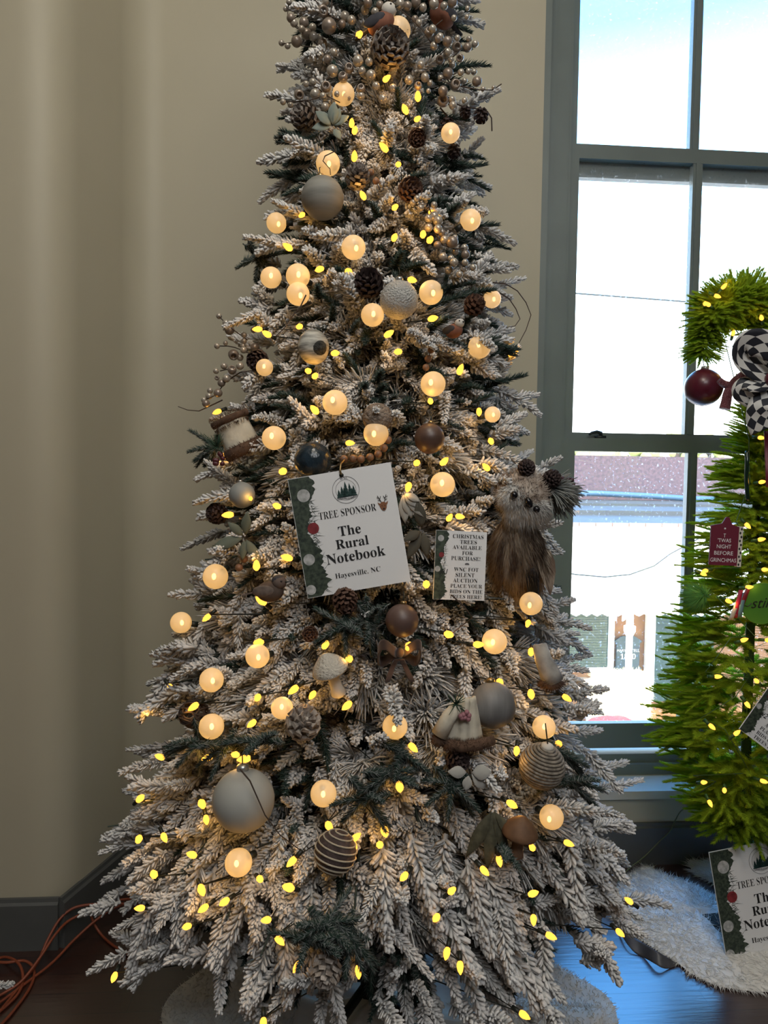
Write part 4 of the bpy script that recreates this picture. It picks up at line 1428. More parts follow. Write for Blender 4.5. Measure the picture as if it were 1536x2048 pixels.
bird(884, 32, 24, (-.7, -.65, .1), M['rust_feather'], M['rust_feather'], M['slate_feather'], M['slate_feather'], 'rusty breasted bird with black cap and long dark tail at the top right')
bird(908, 662, 16, (.6, -.75, .1), M['rust_feather'], M['white_feather'], M['slate_feather'], M['slate_feather'], 'little black capped bird with white cheeks on the right above a globe', False)
bird(540, 1183, 23, (.9, -.35, .1), mat('umber_feathers', (0.09, 0.06, 0.045), 0.9, noise=.3, scale=50), mat('umber_head', (0.12, 0.085, 0.07), .9), M['slate_feather'], mat('umber_wing', (0.16, 0.12, 0.10), .9, noise=.4, scale=70), 'dull brown bird lying left of the lower corner of the large sponsor card')

# leaf picks
def leaf_pick(name, px, py, leaves, material, label, cat='leaves', k=1.0, pull=.03):
    p = toward(SF(px, py, k), pull)
    t = root(name, p, label, cat)
    for dx, dy, L, W in leaves:
        d = Vector((dx, -.25, -dy)).normalized()
        q = put('leaf', MB().leaf(p + d * .006, d, (0, -1, .35), pxr(p, L), pxr(p, W)), material, t, thick=.0012)
        KEEP.append((p + d * pxr(p, L * .55), pxr(p, W * .5)))
    return t
sage = mat('eucalyptus_leaf', (0.17, 0.205, 0.18), 0.8, noise=.15, scale=30)
leaf_pick('eucalyptus_sprig', 665, 255, [(-.6, -.5, 38, 24), (.05, -1, 42, 22), (.7, -.5, 34, 20), (-1, .1, 36, 22), (.35, -.9, 34, 18), (.4, .6, 26, 16)], sage, 'dusty green eucalyptus sprig under the top left globe')
ear = mat('lambs_ear_leaf', (0.36, 0.35, 0.32), 0.95, sheen=.4)
leaf_pick('lambs_ear_sprig', 938, 1545, [(-1, -.15, 38, 24), (.8, -.1, 38, 30), (.9, .55, 44, 30), (-.2, .9, 30, 20)], ear, 'pale felted lambs ear leaves low in the middle right')
silver_leaf = mat('silvery_leaf', (0.33, 0.32, 0.29), 0.8)
leaf_pick('silver_leaf_pick', 805, 985, [(.55, .5, 36, 20), (.35, .9, 48, 22), (.8, .8, 62, 24), (.1, 1, 56, 22), (.65, .3, 34, 16)], silver_leaf, 'silvery grey leaves peeping out at the right edge of the large sponsor card', pull=0)
olive = mat('olive_leaf', (0.10, 0.115, 0.085), 0.75)
leaf_pick('magnolia_sprig', 490, 1075, [(-.9, .25, 62, 24), (.1, -1, 48, 20), (.5, .8, 56, 20), (-.6, -.6, 40, 18), (-.1, 1, 40, 16)], olive, 'olive green magnolia leaves at the left of the large sponsor card')
leaf_pick('fern_pick', 985, 1618, [(-.55, .9, 100, 26), (-.1, 1, 112, 26), (.3, .95, 96, 22), (.6, .8, 80, 20)], mat('dusty_olive_fern', (0.09, 0.085, 0.05), 0.8, noise=.4, scale=90), 'dull olive fern fronds hanging low on the right beside the brown mushroom', pull=0)
leaf_pick('dark_leaf_pick', 845, 1060, [(-.2, -1, 55, 24), (-.5, .9, 60, 22), (.2, 1, 50, 20), (-.6, .3, 40, 20)], mat('dark_olive_leaf', (0.06, 0.055, 0.04), 0.8), 'dark olive leaves between the two printed cards', pull=-.01)

# ------------------------------------------------------------------ printed cards
def rot_frame(deg, yaw=0.0, tilt=0.0):
    """u along the line, v up, n out of the card towards the room"""
    a = R_(deg)
    u = Vector((math.cos(a) * math.cos(R_(yaw)), math.sin(R_(yaw)), math.sin(a)))
    n0 = Vector((0, -math.cos(R_(tilt)), math.sin(R_(tilt))))
    u.normalize()
    n = (n0 - u * n0.dot(u)).normalized()
    v = n.cross(u)
    return u, v, n
print_green = mat('printed_pine', (0.055, 0.075, 0.05), 0.55, col2=(0.012, 0.022, 0.016), scale=130, detail=6)
print_pale = mat('printed_silver_bauble', (0.30, 0.31, 0.30), 0.5, col2=(0.50, 0.50, 0.50), scale=90)
print_red = mat('printed_red_bauble', (0.25, 0.03, 0.035), 0.45, noise=.4, scale=70)
print_teal = mat('printed_dark_green', (0.012, 0.045, 0.04), 0.55)
print_grey = mat('printed_grey', (0.10, 0.10, 0.11), 0.55)
print_brown = mat('printed_brown', (0.22, 0.085, 0.035), 0.55)
ink = M['black']

class Card:
    def __init__(self, name, c, w, h, frame, label, th=.003):
        self.c, self.w, self.h = Vector(c), w, h
        self.u, self.v, self.n = frame
        self.root = root(name, self.c, label, 'sign')
        b_ = MB().obox(self.at(0, 1) - self.n * th, self.u * w, self.v * h, self.n * th)
        put('board', b_, M['card'], self.root, False)

    def at(self, a, b_, lift=0.0):
        return self.c + self.u * (self.w * (a - .5)) + self.v * (self.h * (.5 - b_)) + self.n * lift

    def disc(self, mb, a, b_, r, lift, n=24):
        c = self.at(a, b_, lift)
        mb.poly([c + (self.u * math.cos(2 * PI * i / n) + self.v * math.sin(2 * PI * i / n)) * r for i in range(n)])

    def ring(self, mb, a, b_, r, t, lift, n=40):
        c = self.at(a, b_, lift)
        V = []
        for rr in (r - t, r + t):
            V += [c + (self.u * math.cos(2 * PI * i / n) + self.v * math.sin(2 * PI * i / n)) * rr for i in range(n)]
        mb.add(V, [(i, (i + 1) % n, n + (i + 1) % n, n + i) for i in range(n)])

    def garland(self, width=.2):
        r_ = random.Random(3)
        mb = MB()
        pts = [self.at(0.004, 0.004, .0004), self.at(0.004, .996, .0004)]
        edge = []
        n = 60
        for i in range(n + 1):
            t = 1 - i / n
            wv = width * (.80 + .22 * math.sin(t * 9.5 + .6) + .10 * math.sin(t * 23)) * (1.18 if t > .86 else 1)
            edge.append(self.at(max(.02, wv + r_.uniform(-.022, .022)), .004 + .992 * t, .0004))
        for e1, e2, i in zip(edge, edge[1:], range(n)):
            t1, t2 = 1 - i / n, 1 - (i + 1) / n
            mb.add([self.at(.004, .004 + .992 * t1, .0004), e1, e2, self.at(.004, .004 + .992 * t2, .0004)], [(0, 1, 2, 3)])
        for i in range(150):
            t = r_.random()
            a0 = width * r_.uniform(.5, .95)
            ang = r_.uniform(-1.2, 1.2)
            p0 = self.at(a0, min(.97, max(.03, t)), .0005)
            d = self.u * math.cos(ang) + self.v * math.sin(ang)
            q = self.v * math.cos(ang) - self.u * math.sin(ang)
            l = self.w * r_.uniform(.04, .085)
            if (p0 + d * l - self.c).dot(self.v) > self.h * .495 or (p0 + d * l - self.c).dot(self.v) < -self.h * .495:
                continue
            mb.add([p0 - q * self.w * .003, p0 + q * self.w * .003, p0 + d * l], [(0, 1, 2)])
        put('printed_garland', mb, print_green, self.root, False)

    def baubles(self, pale, red):
        for nm, m_, lst in (('printed_silver_bauble', print_pale, pale), ('printed_red_bauble', print_red, red)):
            for a, b_, r in lst:
                mb = MB()
                self.disc(mb, a, b_, self.w * r, .0008)
                put(nm, mb, m_, self.root, False)

    def lines(self, items):
        mb = MB()
        for s_, a, b_, wd, thin, kw in items:
            text_into(mb, s_, self.at(a, b_, .0009), self.u, self.v, wd * self.w, thin, **kw)
        put('lettering', mb, ink, self.root, False)

    def logo(self, a, b_, r):
        R = r * self.w
        mb = MB()
        self.ring(mb, a, b_, R, R * .014, .0008)
        self.ring(mb, a, b_, R * .76, R * .010, .0008)
        put('logo_rings', mb, print_grey, self.root, False)
        mb = MB()
        for x, hgt, w_ in ((-.55, .60, .22), (-.30, .80, .26), (0, 1.10, .30), (.30, .95, .26), (.58, .75, .24), (-.14, .70, .2), (.45, .6, .2)):
            c = self.at(a, b_, .0010) + self.u * R * x - self.v * R * .52
            for lv in range(4):
                y0, y1 = hgt * lv * .22, hgt * (lv * .22 + .40)
                ww = w_ * (1 - lv * .21)
                mb.poly([c - self.u * R * ww + self.v * R * y0, c + self.u * R * ww + self.v * R * y0, c + self.v * R * y1])
        put('logo_trees', mb, print_teal, self.root, False)
        mb = MB()
        c = self.at(a, b_, .0010)
        for off in (.60, .68):
            for i in range(12):
                x0, x1 = -.78 + i * .13, -.78 + (i + 1) * .13
                y0, y1 = -off + .06 * math.sin(i * .6), -off + .06 * math.sin((i + 1) * .6)
                mb.add([c + self.u * R * x0 + self.v * R * y0, c + self.u * R * x1 + self.v * R * y1, c + self.u * R * x1 + self.v * R * (y1 + .02), c + self.u * R * x0 + self.v * R * (y0 + .02)], [(0, 1, 2, 3)])
        text_into(mb, 'WNC', c + self.v * R * .88, self.u, self.v, R * .62, .01)
        text_into(mb, 'FESTIVAL of TREES', c - self.v * R * .63, self.u, self.v, R * 1.3, .0)
        put('logo_lettering', mb, print_grey, self.root, False)

    def deer(self, a, b_, s_):
        c = self.at(a, b_, .0012)
        k = s_ * self.w
        mb = MB()
        mb.poly([c + (self.u * math.cos(q) * (.42 if math.sin(q) > 0 else .36) + self.v * math.sin(q) * .5) * k for q in [2 * PI * i / 20 for i in range(20)]])
        for sg in (-1, 1):
            mb.poly([c + self.u * k * .30 * sg + self.v * k * .32, c + self.u * k * .62 * sg + self.v * k * .52, c + self.u * k * .45 * sg + self.v * k * .12])
        put('printed_deer', mb, print_brown, self.root, False)
        mb = MB()
        c = c + self.n * .0003
        for sg in (-1, 1):
            for (x0, y0), (x1, y1) in (((.16, .46), (.50, 1.25)), ((.30, .80), (.16, 1.15)), ((.38, .98), (.62, 1.05)), ((.24, .64), (.52, .74))):
                p_, q_ = c + self.u * k * x0 * sg + self.v * k * y0, c + self.u * k * x1 * sg + self.v * k * y1
                s2 = (q_ - p_).normalized().cross(self.n) * k * .035
                mb.poly([p_ - s2, p_ + s2, q_ + s2, q_ - s2])
            mb.poly([c + self.u * k * (.16 * sg + .045 * math.cos(q)) + self.v * k * (.06 + .06 * math.sin(q)) for q in [2 * PI * i / 10 for i in range(10)]])
        mb.poly([c + self.u * k * .12 * math.cos(q) + self.v * k * (-.30 + .10 * math.sin(q)) for q in [2 * PI * i / 12 for i in range(12)]])
        put('printed_antlers', mb, ink, self.root, False)

def sponsor_card(c, w, h, frame, label):
    k = Card('sponsor_card', c, w, h, frame, label)
    k.garland(.21)
    k.baubles([(.125, .155, .062), (.075, .685, .055), (.045, .935, .048)], [(.165, .435, .055)])
    k.logo(.533, .165, .128)
    k.lines([('TREE SPONSOR', .513, .345, .555, .010, {'height': .070 * w}), ('The', .503, .497, .215, .0, {}), ('Rural', .508, .602, .315, .0, {}), ('Notebook', .5216, .712, .565, .0, {}), ('Hayesville, NC', .514, .862, .44, .007, {})])
    k.deer(.862, .35, .085)
    return k
Ys = SF(700, 1060).y - .035
c = P(698.5, 1060.5, Ys)
w_ = pxr(c, 209)
sc = sponsor_card(c, w_, w_ * 1.155, rot_frame(10.4, -3, 3), 'large white card naming the tree sponsor, hung tilted in the middle of the flocked tree')
put('hook', MB().tube([sc.at(.515, .035, .004), sc.at(.51, .0, .005), sc.at(.525, -.05, .0), sc.at(.56, -.085, -.02)], .002, 6), M['gold'], sc.root)
put('hole', MB().lathe(sc.at(.515, .04, .0006), sc.n, [(.0045, 0), (.0045, .0004)], 12), M['wire'], sc.root)
for a in np.linspace(.02, .98, 6):
    for b_ in np.linspace(.02, .98, 6):
        KEEP.append((sc.at(a, b_), w_ * .12))
Ys = SF(920, 1130).y - .02
c = P(920.5, 1131, Ys)
w_ = pxr(c, 106)
ac = Card('auction_card', c, w_, w_ * 1.30, rot_frame(-2.6, 6, 4), 'small white silent auction card beside the owl, right of the large sponsor card')
ac.u = (ac.u).normalized()
ac.garland(.22)
ac.baubles([(.10, .115, .06), (.06, .56, .055)], [(.125, .355, .05)])
L_ = dict(use_serif=True)
ac.lines([('CHRISTMAS', .63, .075, .60, .006, {}), ('TREES', .64, .155, .33, .006, {}), ('AVAILABLE', .62, .235, .57, .006, {}), ('FOR', .63, .315, .21, .006, {}), ('PURCHASE!', .60, .395, .57, .006, {}),
          ('WNC FOT', .62, .555, .48, .006, {}), ('SILENT', .60, .635, .37, .006, {}), ('AUCTION', .61, .715, .48, .006, {}), ('PLACE YOUR', .635, .795, .62, .006, {}), ('BIDS ON THE', .635, .875, .64, .006, {}), ('TREES HERE!', .63, .95, .63, .006, {}),
          ('#1', .185, .60, .15, .0, {'use_serif': False, 'shear': .25})])
mb = MB()
mb.poly([ac.at(.63 + .045 * math.cos(q), .478 - .018 * max(0, math.sin(q)) + (.006 if math.sin(q) < 0 else 0), .0009) for q in [2 * PI * i / 14 for i in range(14)]])
put('printed_ornament', mb, print_grey, ac.root, False)
for a in np.linspace(.05, .95, 4):
    for b_ in np.linspace(.05, .95, 5):
        KEEP.append((ac.at(a, b_), w_ * .17))

# ------------------------------------------------------------------ the flocked tree itself
KC = np.array([tuple(c) for c, r in KEEP])
KR = np.array([r for c, r in KEEP])
CV = np.array(CAM)
KD = KC - CV
KL = np.linalg.norm(KD, axis=1)
KD = KD / KL[:, None]
def hides(o, d, L, half):
    """would a spray from o along d stand between the window side view and something hung on the tree?"""
    for s in (.15, .45, .75, 1.0):
        q = np.array(o) + np.array(d) * L * s - CV
        t = KD @ q
        perp = np.linalg.norm(q[None] - KD * t[:, None], axis=1)
        if np.any((t < KL + KR * .3) & (perp < KR * .80 + half * (1 - .4 * s))):
            return True
    return False

tree = root('christmas_tree', (AX, AY, 0), 'tall white flocked Christmas tree on a cream plush skirt in the corner by the window', 'Christmas tree')
put('trunk', MB().tube([(AX, AY, .03), (AX, AY, 1.5), (AX, AY, 3.1)], [.030, .026, .010], 12), M['bark'], tree)
st = MB()
for q in range(4):
    a = PI / 4 + q * PI / 2
    st.tube([(AX, AY, .16), (AX + .13 * math.cos(a), AY + .13 * math.sin(a), .10), (AX + .30 * math.cos(a), AY + .30 * math.sin(a), .035)], .012, 8)
put('stand', st, M['wire'], tree)
def wall_room(o, d, L):
    """shorten what would go through the walls behind the tree"""
    for s in np.linspace(1.0, .3, 8):
        q = np.array(o) + np.array(d) * L * s
        if q[1] < 2.71 and not (q[1] > 2.30 and q[0] < -.80 + (q[1] - 2.345) * .33 + .05):
            return L * s
    return 0
NB = 700
branches = [(i + .5) / NB for i in range(NB)]       # heights spread so that the surface is evenly covered
H = np.linspace(.36, 3.10, 600)
Wt = np.array([rad(h) + .05 for h in H])
Wc = np.cumsum(Wt) / Wt.sum()
made = []
for i, u in enumerate(branches):
    zz = float(np.interp(u, Wc, H))
    th = i * 2.39996 + rng.uniform(-.3, .3)
    front = -math.sin(th)
    if front < -.30 and rng.random() < .72:
        continue
    r1 = rad(zz) * rng.uniform(.78, 1.0)
    if zz < .40 + .27 * max(0.0, front) and rng.random() < .9:
        continue
    low = max(0.0, min(1.0, (.75 - zz) / .55))
    elev = .10 + .30 * (zz - 1.2) / 1.9 - .45 * low + rng.uniform(-.15, .15)
    o_ = np.array([math.cos(th), math.sin(th), 0])
    tip = np.array([AX, AY, zz]) + o_ * r1
    d = o_ * math.cos(elev) + np.array([0, 0, math.sin(elev)])
    parts = []
    k = 1.0 if zz < 2.2 else .82
    # inner wood and green needles
    L0 = r1 * .62
    inner = tip - d * (L0 + .12)
    Lc = wall_room(inner, d, L0 + .02)
    parts.append(inst(stem_tube(1.0, .0, .006, .05), inner, d, (0, 0, 1), max(.05, Lc)))
    for q in range(2):
        b_ = tip - d * (.27 + .07 * q)
        dd = d + np.array([rng.uniform(-.7, .7), rng.uniform(-.7, .7), rng.uniform(-.5, .4)])
        sp = GRN[rng.integers(4)]
        if wall_room(b_, dd / np.linalg.norm(dd), .16) > .1 and not hides(b_, dd / np.linalg.norm(dd), .14, .0):
            parts.append(inst(sp, b_, dd, (0, 0, 1), 1.0))
    # outer sprays
    kind = rng.random()
    n = int(rng.integers(4, 7))
    for q in range(n):
        side = (q - (n - 1) / 2) / max(1, (n - 1) / 2)
        lat = np.array([-o_[1], o_[0], 0])
        dd = d * (1 - .35 * abs(side)) + lat * side * .85 + np.array([0, 0, rng.uniform(-.38, .28) - .25 * low])
        dd /= np.linalg.norm(dd)
        b_ = tip - d * (.13 * k + .03 * abs(side)) + lat * side * .02
        if kind < .44:
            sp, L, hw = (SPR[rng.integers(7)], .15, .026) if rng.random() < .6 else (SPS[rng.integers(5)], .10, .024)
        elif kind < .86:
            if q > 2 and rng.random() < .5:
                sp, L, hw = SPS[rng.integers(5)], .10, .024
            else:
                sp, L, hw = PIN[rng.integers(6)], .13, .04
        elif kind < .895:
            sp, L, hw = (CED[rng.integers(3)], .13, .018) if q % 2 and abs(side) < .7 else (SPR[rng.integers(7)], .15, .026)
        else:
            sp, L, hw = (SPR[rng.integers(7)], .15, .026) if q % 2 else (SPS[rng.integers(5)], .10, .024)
        kk = k * rng.uniform(.85, 1.12)
        Lr = wall_room(b_, dd, L * kk)
        if Lr < .6 * L * kk:
            continue
        if hides(b_, dd, L * kk, hw * .55):
            # turn the tip aside once, else leave it out
            dd2 = dd + lat * rng.choice([-1, 1]) * .9 - np.array([0, 0, .5])
            dd2 /= np.linalg.norm(dd2)
            if hides(b_, dd2, L * kk, hw * .5):
                continue
            dd = dd2
        parts.append(inst(sp, b_, dd, (rng.uniform(-.25, .25), rng.uniform(-.25, .25), 1), kk))
    if len(parts) > 1:
        made.append((front * .6 + (1 if .3 < zz < 2.85 else 0) + (1.0 / (1 + abs(zz - 1.3))), tip, cat_arrays(parts)))
# low tips that hang in front of the skirt, and a tip to carry each light and ornament
HANG = [(640, 1965), (565, 1995), (480, 2015), (700, 1935), (1000, 1900), (1050, 1960), (1105, 2020), (960, 1960), (250, 1890), (235, 1955), (330, 1890), (400, 1930), (1190, 1830), (1255, 1815), (1285, 1850), (1230, 1760), (300, 1820), (880, 1850), (1060, 1880), (780, 1880),
        (255, 1420), (300, 1300), (335, 1368), (268, 1612), (205, 1655), (330, 1515), (400, 1120), (1270, 1650), (1165, 1530), (1120, 1230)]
def carry(p, d, parts, k):
    for q in range(3):
        dd = np.array(d) + rng.uniform(-.55, .55, 3)
        dd /= np.linalg.norm(dd)
        b_ = np.array(p) - dd * .13 * k - np.array(outward(Vector(p))) * .02
        if wall_room(b_, dd, .15 * k) > .13 * k and not hides(b_, dd, .095 * k, .002):
            parts.append(inst(SPR[rng.integers(7)], b_, dd, (0, 0, 1), k))
for px, py in HANG:
    p = SF(px, py, 1.0)
    d = np.array(outward(p)) * .8 + np.array([0, 0, -.55 if py > 1750 else -.05])
    parts = []
    carry(p, d, parts, 1.15)
    carry(p - outward(p) * .09 + Vector((0, 0, .05)), d, parts, 1.15)
    b_ = np.array(p) - d * .45
    parts.append(inst(stem_tube(1.0, .0, .010, .05), b_, d, (0, 0, 1), .36))
    made.append((9.0, np.array(p), cat_arrays(parts)))
# unflocked cedar picks, dark green among the white, also standing in for shaded gaps
for px, py in ((450, 1490), (520, 1478), (400, 1480), (775, 1545), (735, 1590), (800, 1500), (650, 1845), (615, 1875), (700, 1870), (690, 1250), (740, 1235), (608, 285), (520, 512), (1115, 1500), (1140, 1560), (905, 1565), (1010, 1700), (430, 890)):
    p = SF(px, py, 1.02)
    parts = []
    for q in range(6):
        dd = np.array(outward(p)) * .35 + rng.uniform(-1, 1, 3) * np.array([1, .4, .6]) + np.array([0, 0, -.1])
        dd /= np.linalg.norm(dd)
        b_ = np.array(p) - dd * .05
        if not hides(b_, dd, .11, .004):
            parts.append(inst(CED[rng.integers(3)], b_, dd, (0, 0, 1), .9))
    if parts:
        made.append((8.0, np.array(p), cat_arrays(parts)))
# filler of short tips between the tiers, so that the middle of the tree is closed
fill = []
for i in range(1900):
    u = rng.random()
    zz = float(np.interp(u, Wc, H))
    th = rng.uniform(-PI * 1.08, PI * .08)
    rr = rad(zz) * rng.uniform(.55, .93)
    o_ = np.array([math.cos(th), math.sin(th), 0])
    q = rng.random()
    if q >= .70:
        rr *= .78
    if rr < rad(zz) * .68:
        q = .80                                       # deep in the tree the needles carry no flock
    b_ = np.array([AX, AY, zz]) + o_ * rr
    dd = o_ + np.array([rng.uniform(-.8, .8), rng.uniform(-.6, .6), rng.uniform(-.7, .6)])
    dd /= np.linalg.norm(dd)
    sp, L = (SPS[rng.integers(5)], .10) if q < .50 else (SPR[rng.integers(7)], .15) if q < .70 else (GRN[rng.integers(4)], .15) if q < .88 else (CED[rng.integers(3)], .13)
    if wall_room(b_, dd, L) < L * .9 or hides(b_, dd, L * .9, .012):
        continue
    if zz < .45 and -math.sin(th) > .3:
        continue
    fill.append(inst(sp, b_, dd, (0, 0, 1), rng.uniform(.75, 1.0)))
for (c_, r_) in KEEP[:150]:
    carry(c_ - outward(c_) * (r_ + .012), np.array(outward(c_)) + np.array([0, 0, -.25]), fill, .85)
made.sort(key=lambda m: -m[0])
base_ = np.array([AX, AY, 0.0])
for sc_, tip, (v, f, a) in made[:100]:
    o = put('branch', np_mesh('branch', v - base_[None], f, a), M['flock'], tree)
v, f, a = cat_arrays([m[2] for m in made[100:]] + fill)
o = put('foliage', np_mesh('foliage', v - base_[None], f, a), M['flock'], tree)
o['kind'] = 'stuff'
del made, fill, parts, v, f, a

# a single tip of another flocked tree reaches in at the lower left
q0 = FL(-60, 1985, .16)
t = root('flocked_tree_branch', q0, 'lone flocked branch tip poking in over the orange cord at the left edge', 'branch')
v, f, a = cat_arrays([inst(SPR[1], q0, (1, .15, .12), (0, 0, 1), .78), inst(SPS[2], q0 - Vector((.02, 0, .02)), (1, -.1, -.25), (0, 0, 1), .8), inst(SPR[3], q0 - Vector((.12, .02, .01)), (1, -.35, .0), (0, 0, 1), 1.0)])
put('needles', np_mesh('needles', v - np.array(q0)[None], f, a), M['flock'], t)
put('stem', MB().tube([q0 - Vector((.5, -.05, .05)), q0 - Vector((.2, 0, .02)), q0 + Vector((.02, 0, 0))], .006, 8), M['bark'], t)

# ------------------------------------------------------------------ skirts, furs and cords on the floor
def skirt_pt(u, v):
    """u round, v from the middle out; soft folds that grow outwards"""
    a = 2 * PI * u
    r0 = .60 + .05 * math.sin(3 * a + 1.0) + .03 * math.sin(7 * a + .4)
    if math.sin(a) > .2:
        r0 *= 1 - .12 * (math.sin(a) - .2)
    r = r0 * v
    h = .012 + .11 * math.exp(-(r / .13) ** 2) + v * (.042 * (1 + math.sin(7 * a + 3 * v + .9 * math.sin(5 * a)))) * (1 if v < .93 else (1 - v) / .07) + .02 * math.sin(11 * v + 2 * a) * v * (1 - v)
    return (AX + .02 + r * math.cos(a), AY - .02 + r * math.sin(a) * .92, max(.006, h))
sk_mb = MB().grid(skirt_pt, 160, 44)
pts, dr = [], []
for _ in range(16000):
    u, v = rnd.random(), math.sqrt(rnd.uniform(.15, 1))
    if math.sin(2 * PI * u) > .5:
        continue
    pts.append(skirt_pt(u, v))
    dr.append((rnd.uniform(-1, 1) + math.cos(2 * PI * u) * (v > .97), rnd.uniform(-1, 1) + math.sin(2 * PI * u) * (v > .97), .8))
sk_mb.strands(pts, dr, .015, .0016)
o = put('tree_skirt', sk_mb, M['plush'], None, True, loc=(AX, AY, 0))
tag(o, 'cream plush tree skirt in soft folds under the flocked tree', 'tree skirt')

fur_white = mat('white_fur', (0.82, 0.81, 0.78), 1.0, noise=.1, scale=30)
def fur_patch(name, outline, label, dens, L=.035, lift=.02, flow=(0, 0), back=None):
    """shaggy pelt lying on the floor: outline in picture pixels on the floor"""
    pts = [FL(x, y, .0) for x, y in outline]
    cx_, cy_ = sum(p.x for p in pts) / len(pts), sum(p.y for p in pts) / len(pts)
    def edge(a):
        """outline radius along direction a"""
        best = .05
        for p, q in zip(pts, pts[1:] + pts[:1]):
            x1, y1, x2, y2 = p.x - cx_, p.y - cy_, q.x - cx_, q.y - cy_
            dx, dy = math.cos(a), math.sin(a)
            den = dx * (y2 - y1) - dy * (x2 - x1)
            if abs(den) < 1e-9:
                continue
            t_ = (x1 * (y2 - y1) - y1 * (x2 - x1)) / den
            s_ = (x1 * dy - y1 * dx) / den
            if t_ > 0 and -1e-6 <= s_ <= 1 + 1e-6:
                best = max(best, t_)
        return best
    def fn(u, v):
        a = 2 * PI * u
        r = edge(a) * v
        h = lift * (1 - v ** 6) + .006 + .008 * math.sin(19 * r + 3 * a) * (1 - v)
        return (cx_ + r * math.cos(a), cy_ + r * math.sin(a), h)
    mb = MB().grid(fn, 120, 24)
    P_, D_ = [], []
    for _ in range(dens):
        u, v = rnd.random(), math.sqrt(rnd.random())
        q = Vector(fn(u, v))
        a = 2 * PI * u
        P_.append(q)
        D_.append(Vector((math.cos(a) * .5 * v + flow[0] + rnd.uniform(-.5, .5), math.sin(a) * .5 * v + flow[1] + rnd.uniform(-.5, .5), .20)))
    for _ in range(dens // 6):
        u = rnd.random()
        a = 2 * PI * u
        P_.append(Vector(fn(u, .98)))
        D_.append(Vector((math.cos(a) + rnd.uniform(-.4, .4), math.sin(a) + rnd.uniform(-.4, .4), .12)))
    mb.strands(P_, D_, L, .0014)
    o = put(name, mb, fur_white, None, True, loc=(cx_, cy_, 0))
    tag(o, label, 'fur rug')
    return o
fr_ = fur_patch('fur_skirt', [(1215, 1800), (1240, 1775), (1262, 1752), (1290, 1733), (1312, 1745), (1340, 1758), (1370, 1768), (1395, 1782), (1440, 1812), (1500, 1800), (1600, 1800), (1700, 1840), (1720, 1920), (1620, 1985), (1520, 1988), (1440, 1978), (1380, 1950), (1350, 1925), (1300, 1895), (1262, 1868), (1236, 1852), (1222, 1830)],
          'white long haired fur skirt on the floor below the lime green tree', 5200)
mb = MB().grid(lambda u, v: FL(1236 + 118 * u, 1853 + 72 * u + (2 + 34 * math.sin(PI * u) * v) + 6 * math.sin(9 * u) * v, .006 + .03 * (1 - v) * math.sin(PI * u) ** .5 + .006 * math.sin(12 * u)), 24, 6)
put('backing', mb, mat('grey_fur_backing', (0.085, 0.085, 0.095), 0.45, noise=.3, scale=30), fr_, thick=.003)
fur_patch('fur_scrap', [(1373, 1724), (1392, 1732), (1430, 1728), (1520, 1728), (1560, 1745), (1545, 1790), (1475, 1805), (1445, 1790), (1425, 1768), (1398, 1755), (1384, 1745)],
          'second piece of white fur lying against the baseboard behind the leaning card', 1300)
c = FL(1425, 1792, .004)
s = MB().grid(lambda u, v: FL(1392 + 66 * u, 1781 + 22 * u * (1 - .2 * v) + 26 * v * (1 - u * .4), .004 + .012 * math.sin(PI * u)), 10, 5)
tag(put('felt_scrap', s, mat('lime_felt', (0.22, 0.36, 0.05), .9), None, loc=c, thick=.003), 'lime green felt scrap between the two pieces of white fur', 'felt')

# orange extension cord
orange = mat('orange_cord', (0.22, 0.05, 0.02), 0.5)
def catmull(pts, n=8):
    out = []
    for i in range(len(pts) - 1):
        p0, p1, p2, p3 = pts[max(0, i - 1)], pts[i], pts[i + 1], pts[min(len(pts) - 1, i + 2)]
        for j in range(n):
            t_ = j / n
            out.append(.5 * ((2 * p1) + (p2 - p0) * t_ + (2 * p0 - 5 * p1 + 4 * p2 - p3) * t_ ** 2 + (3 * p1 - p0 - 3 * p2 + p3) * t_ ** 3))
    out.append(pts[-1])
    return out
s = MB()
def fz(x, y, z_=.006):
    return FL(x, y, z_)
s.tube(catmull([fz(-40, 2065), fz(0, 2022), fz(40, 1972), fz(75, 1925, .02), fz(95, 1880, .06), fz(120, 1838, .10), fz(150, 1815, .12), fz(195, 1808, .12), fz(240, 1808, .10), fz(285, 1803, .09), fz(330, 1800, .07)]), .0042, 8)
s.tube(catmull([fz(-40, 2010), fz(10, 1985), fz(45, 1960, .02), fz(80, 1915, .05), fz(110, 1870, .08), fz(140, 1840, .09), fz(190, 1818, .10), fz(240, 1800, .10), fz(290, 1798, .08)]), .0042, 8)
s.tube(catmull([fz(-40, 2035), fz(20, 1990), fz(60, 1960), fz(105, 1925, .01), fz(150, 1878, .03), fz(195, 1838, .06), fz(230, 1815, .08), fz(270, 1805, .08), fz(300, 1815, .06)]), .0042, 8)
s.tube(catmull([fz(-30, 1940), fz(0, 1916), fz(25, 1918, .02), fz(42, 1935, .02), fz(45, 1965, .01), fz(30, 1995, .006), fz(-20, 2040)]), .0042, 8)
s.tube(catmull([fz(-30, 1920, .02), fz(10, 1925, .02), fz(50, 1922, .02), fz(68, 1940, .01), fz(60, 1975), fz(20, 2030), fz(-20, 2070)]), .0042, 8)
s.tube(catmull([fz(180, 1815, .09), fz(185, 1840, .05), fz(205, 1872, .01), fz(240, 1900), fz(290, 1925)]), .0042, 8)
o = put('extension_cord', s, orange, None, loc=fz(60, 1960))
tag(o, 'loose loops of orange extension cord on the dark floor at the lower left', 'cord')
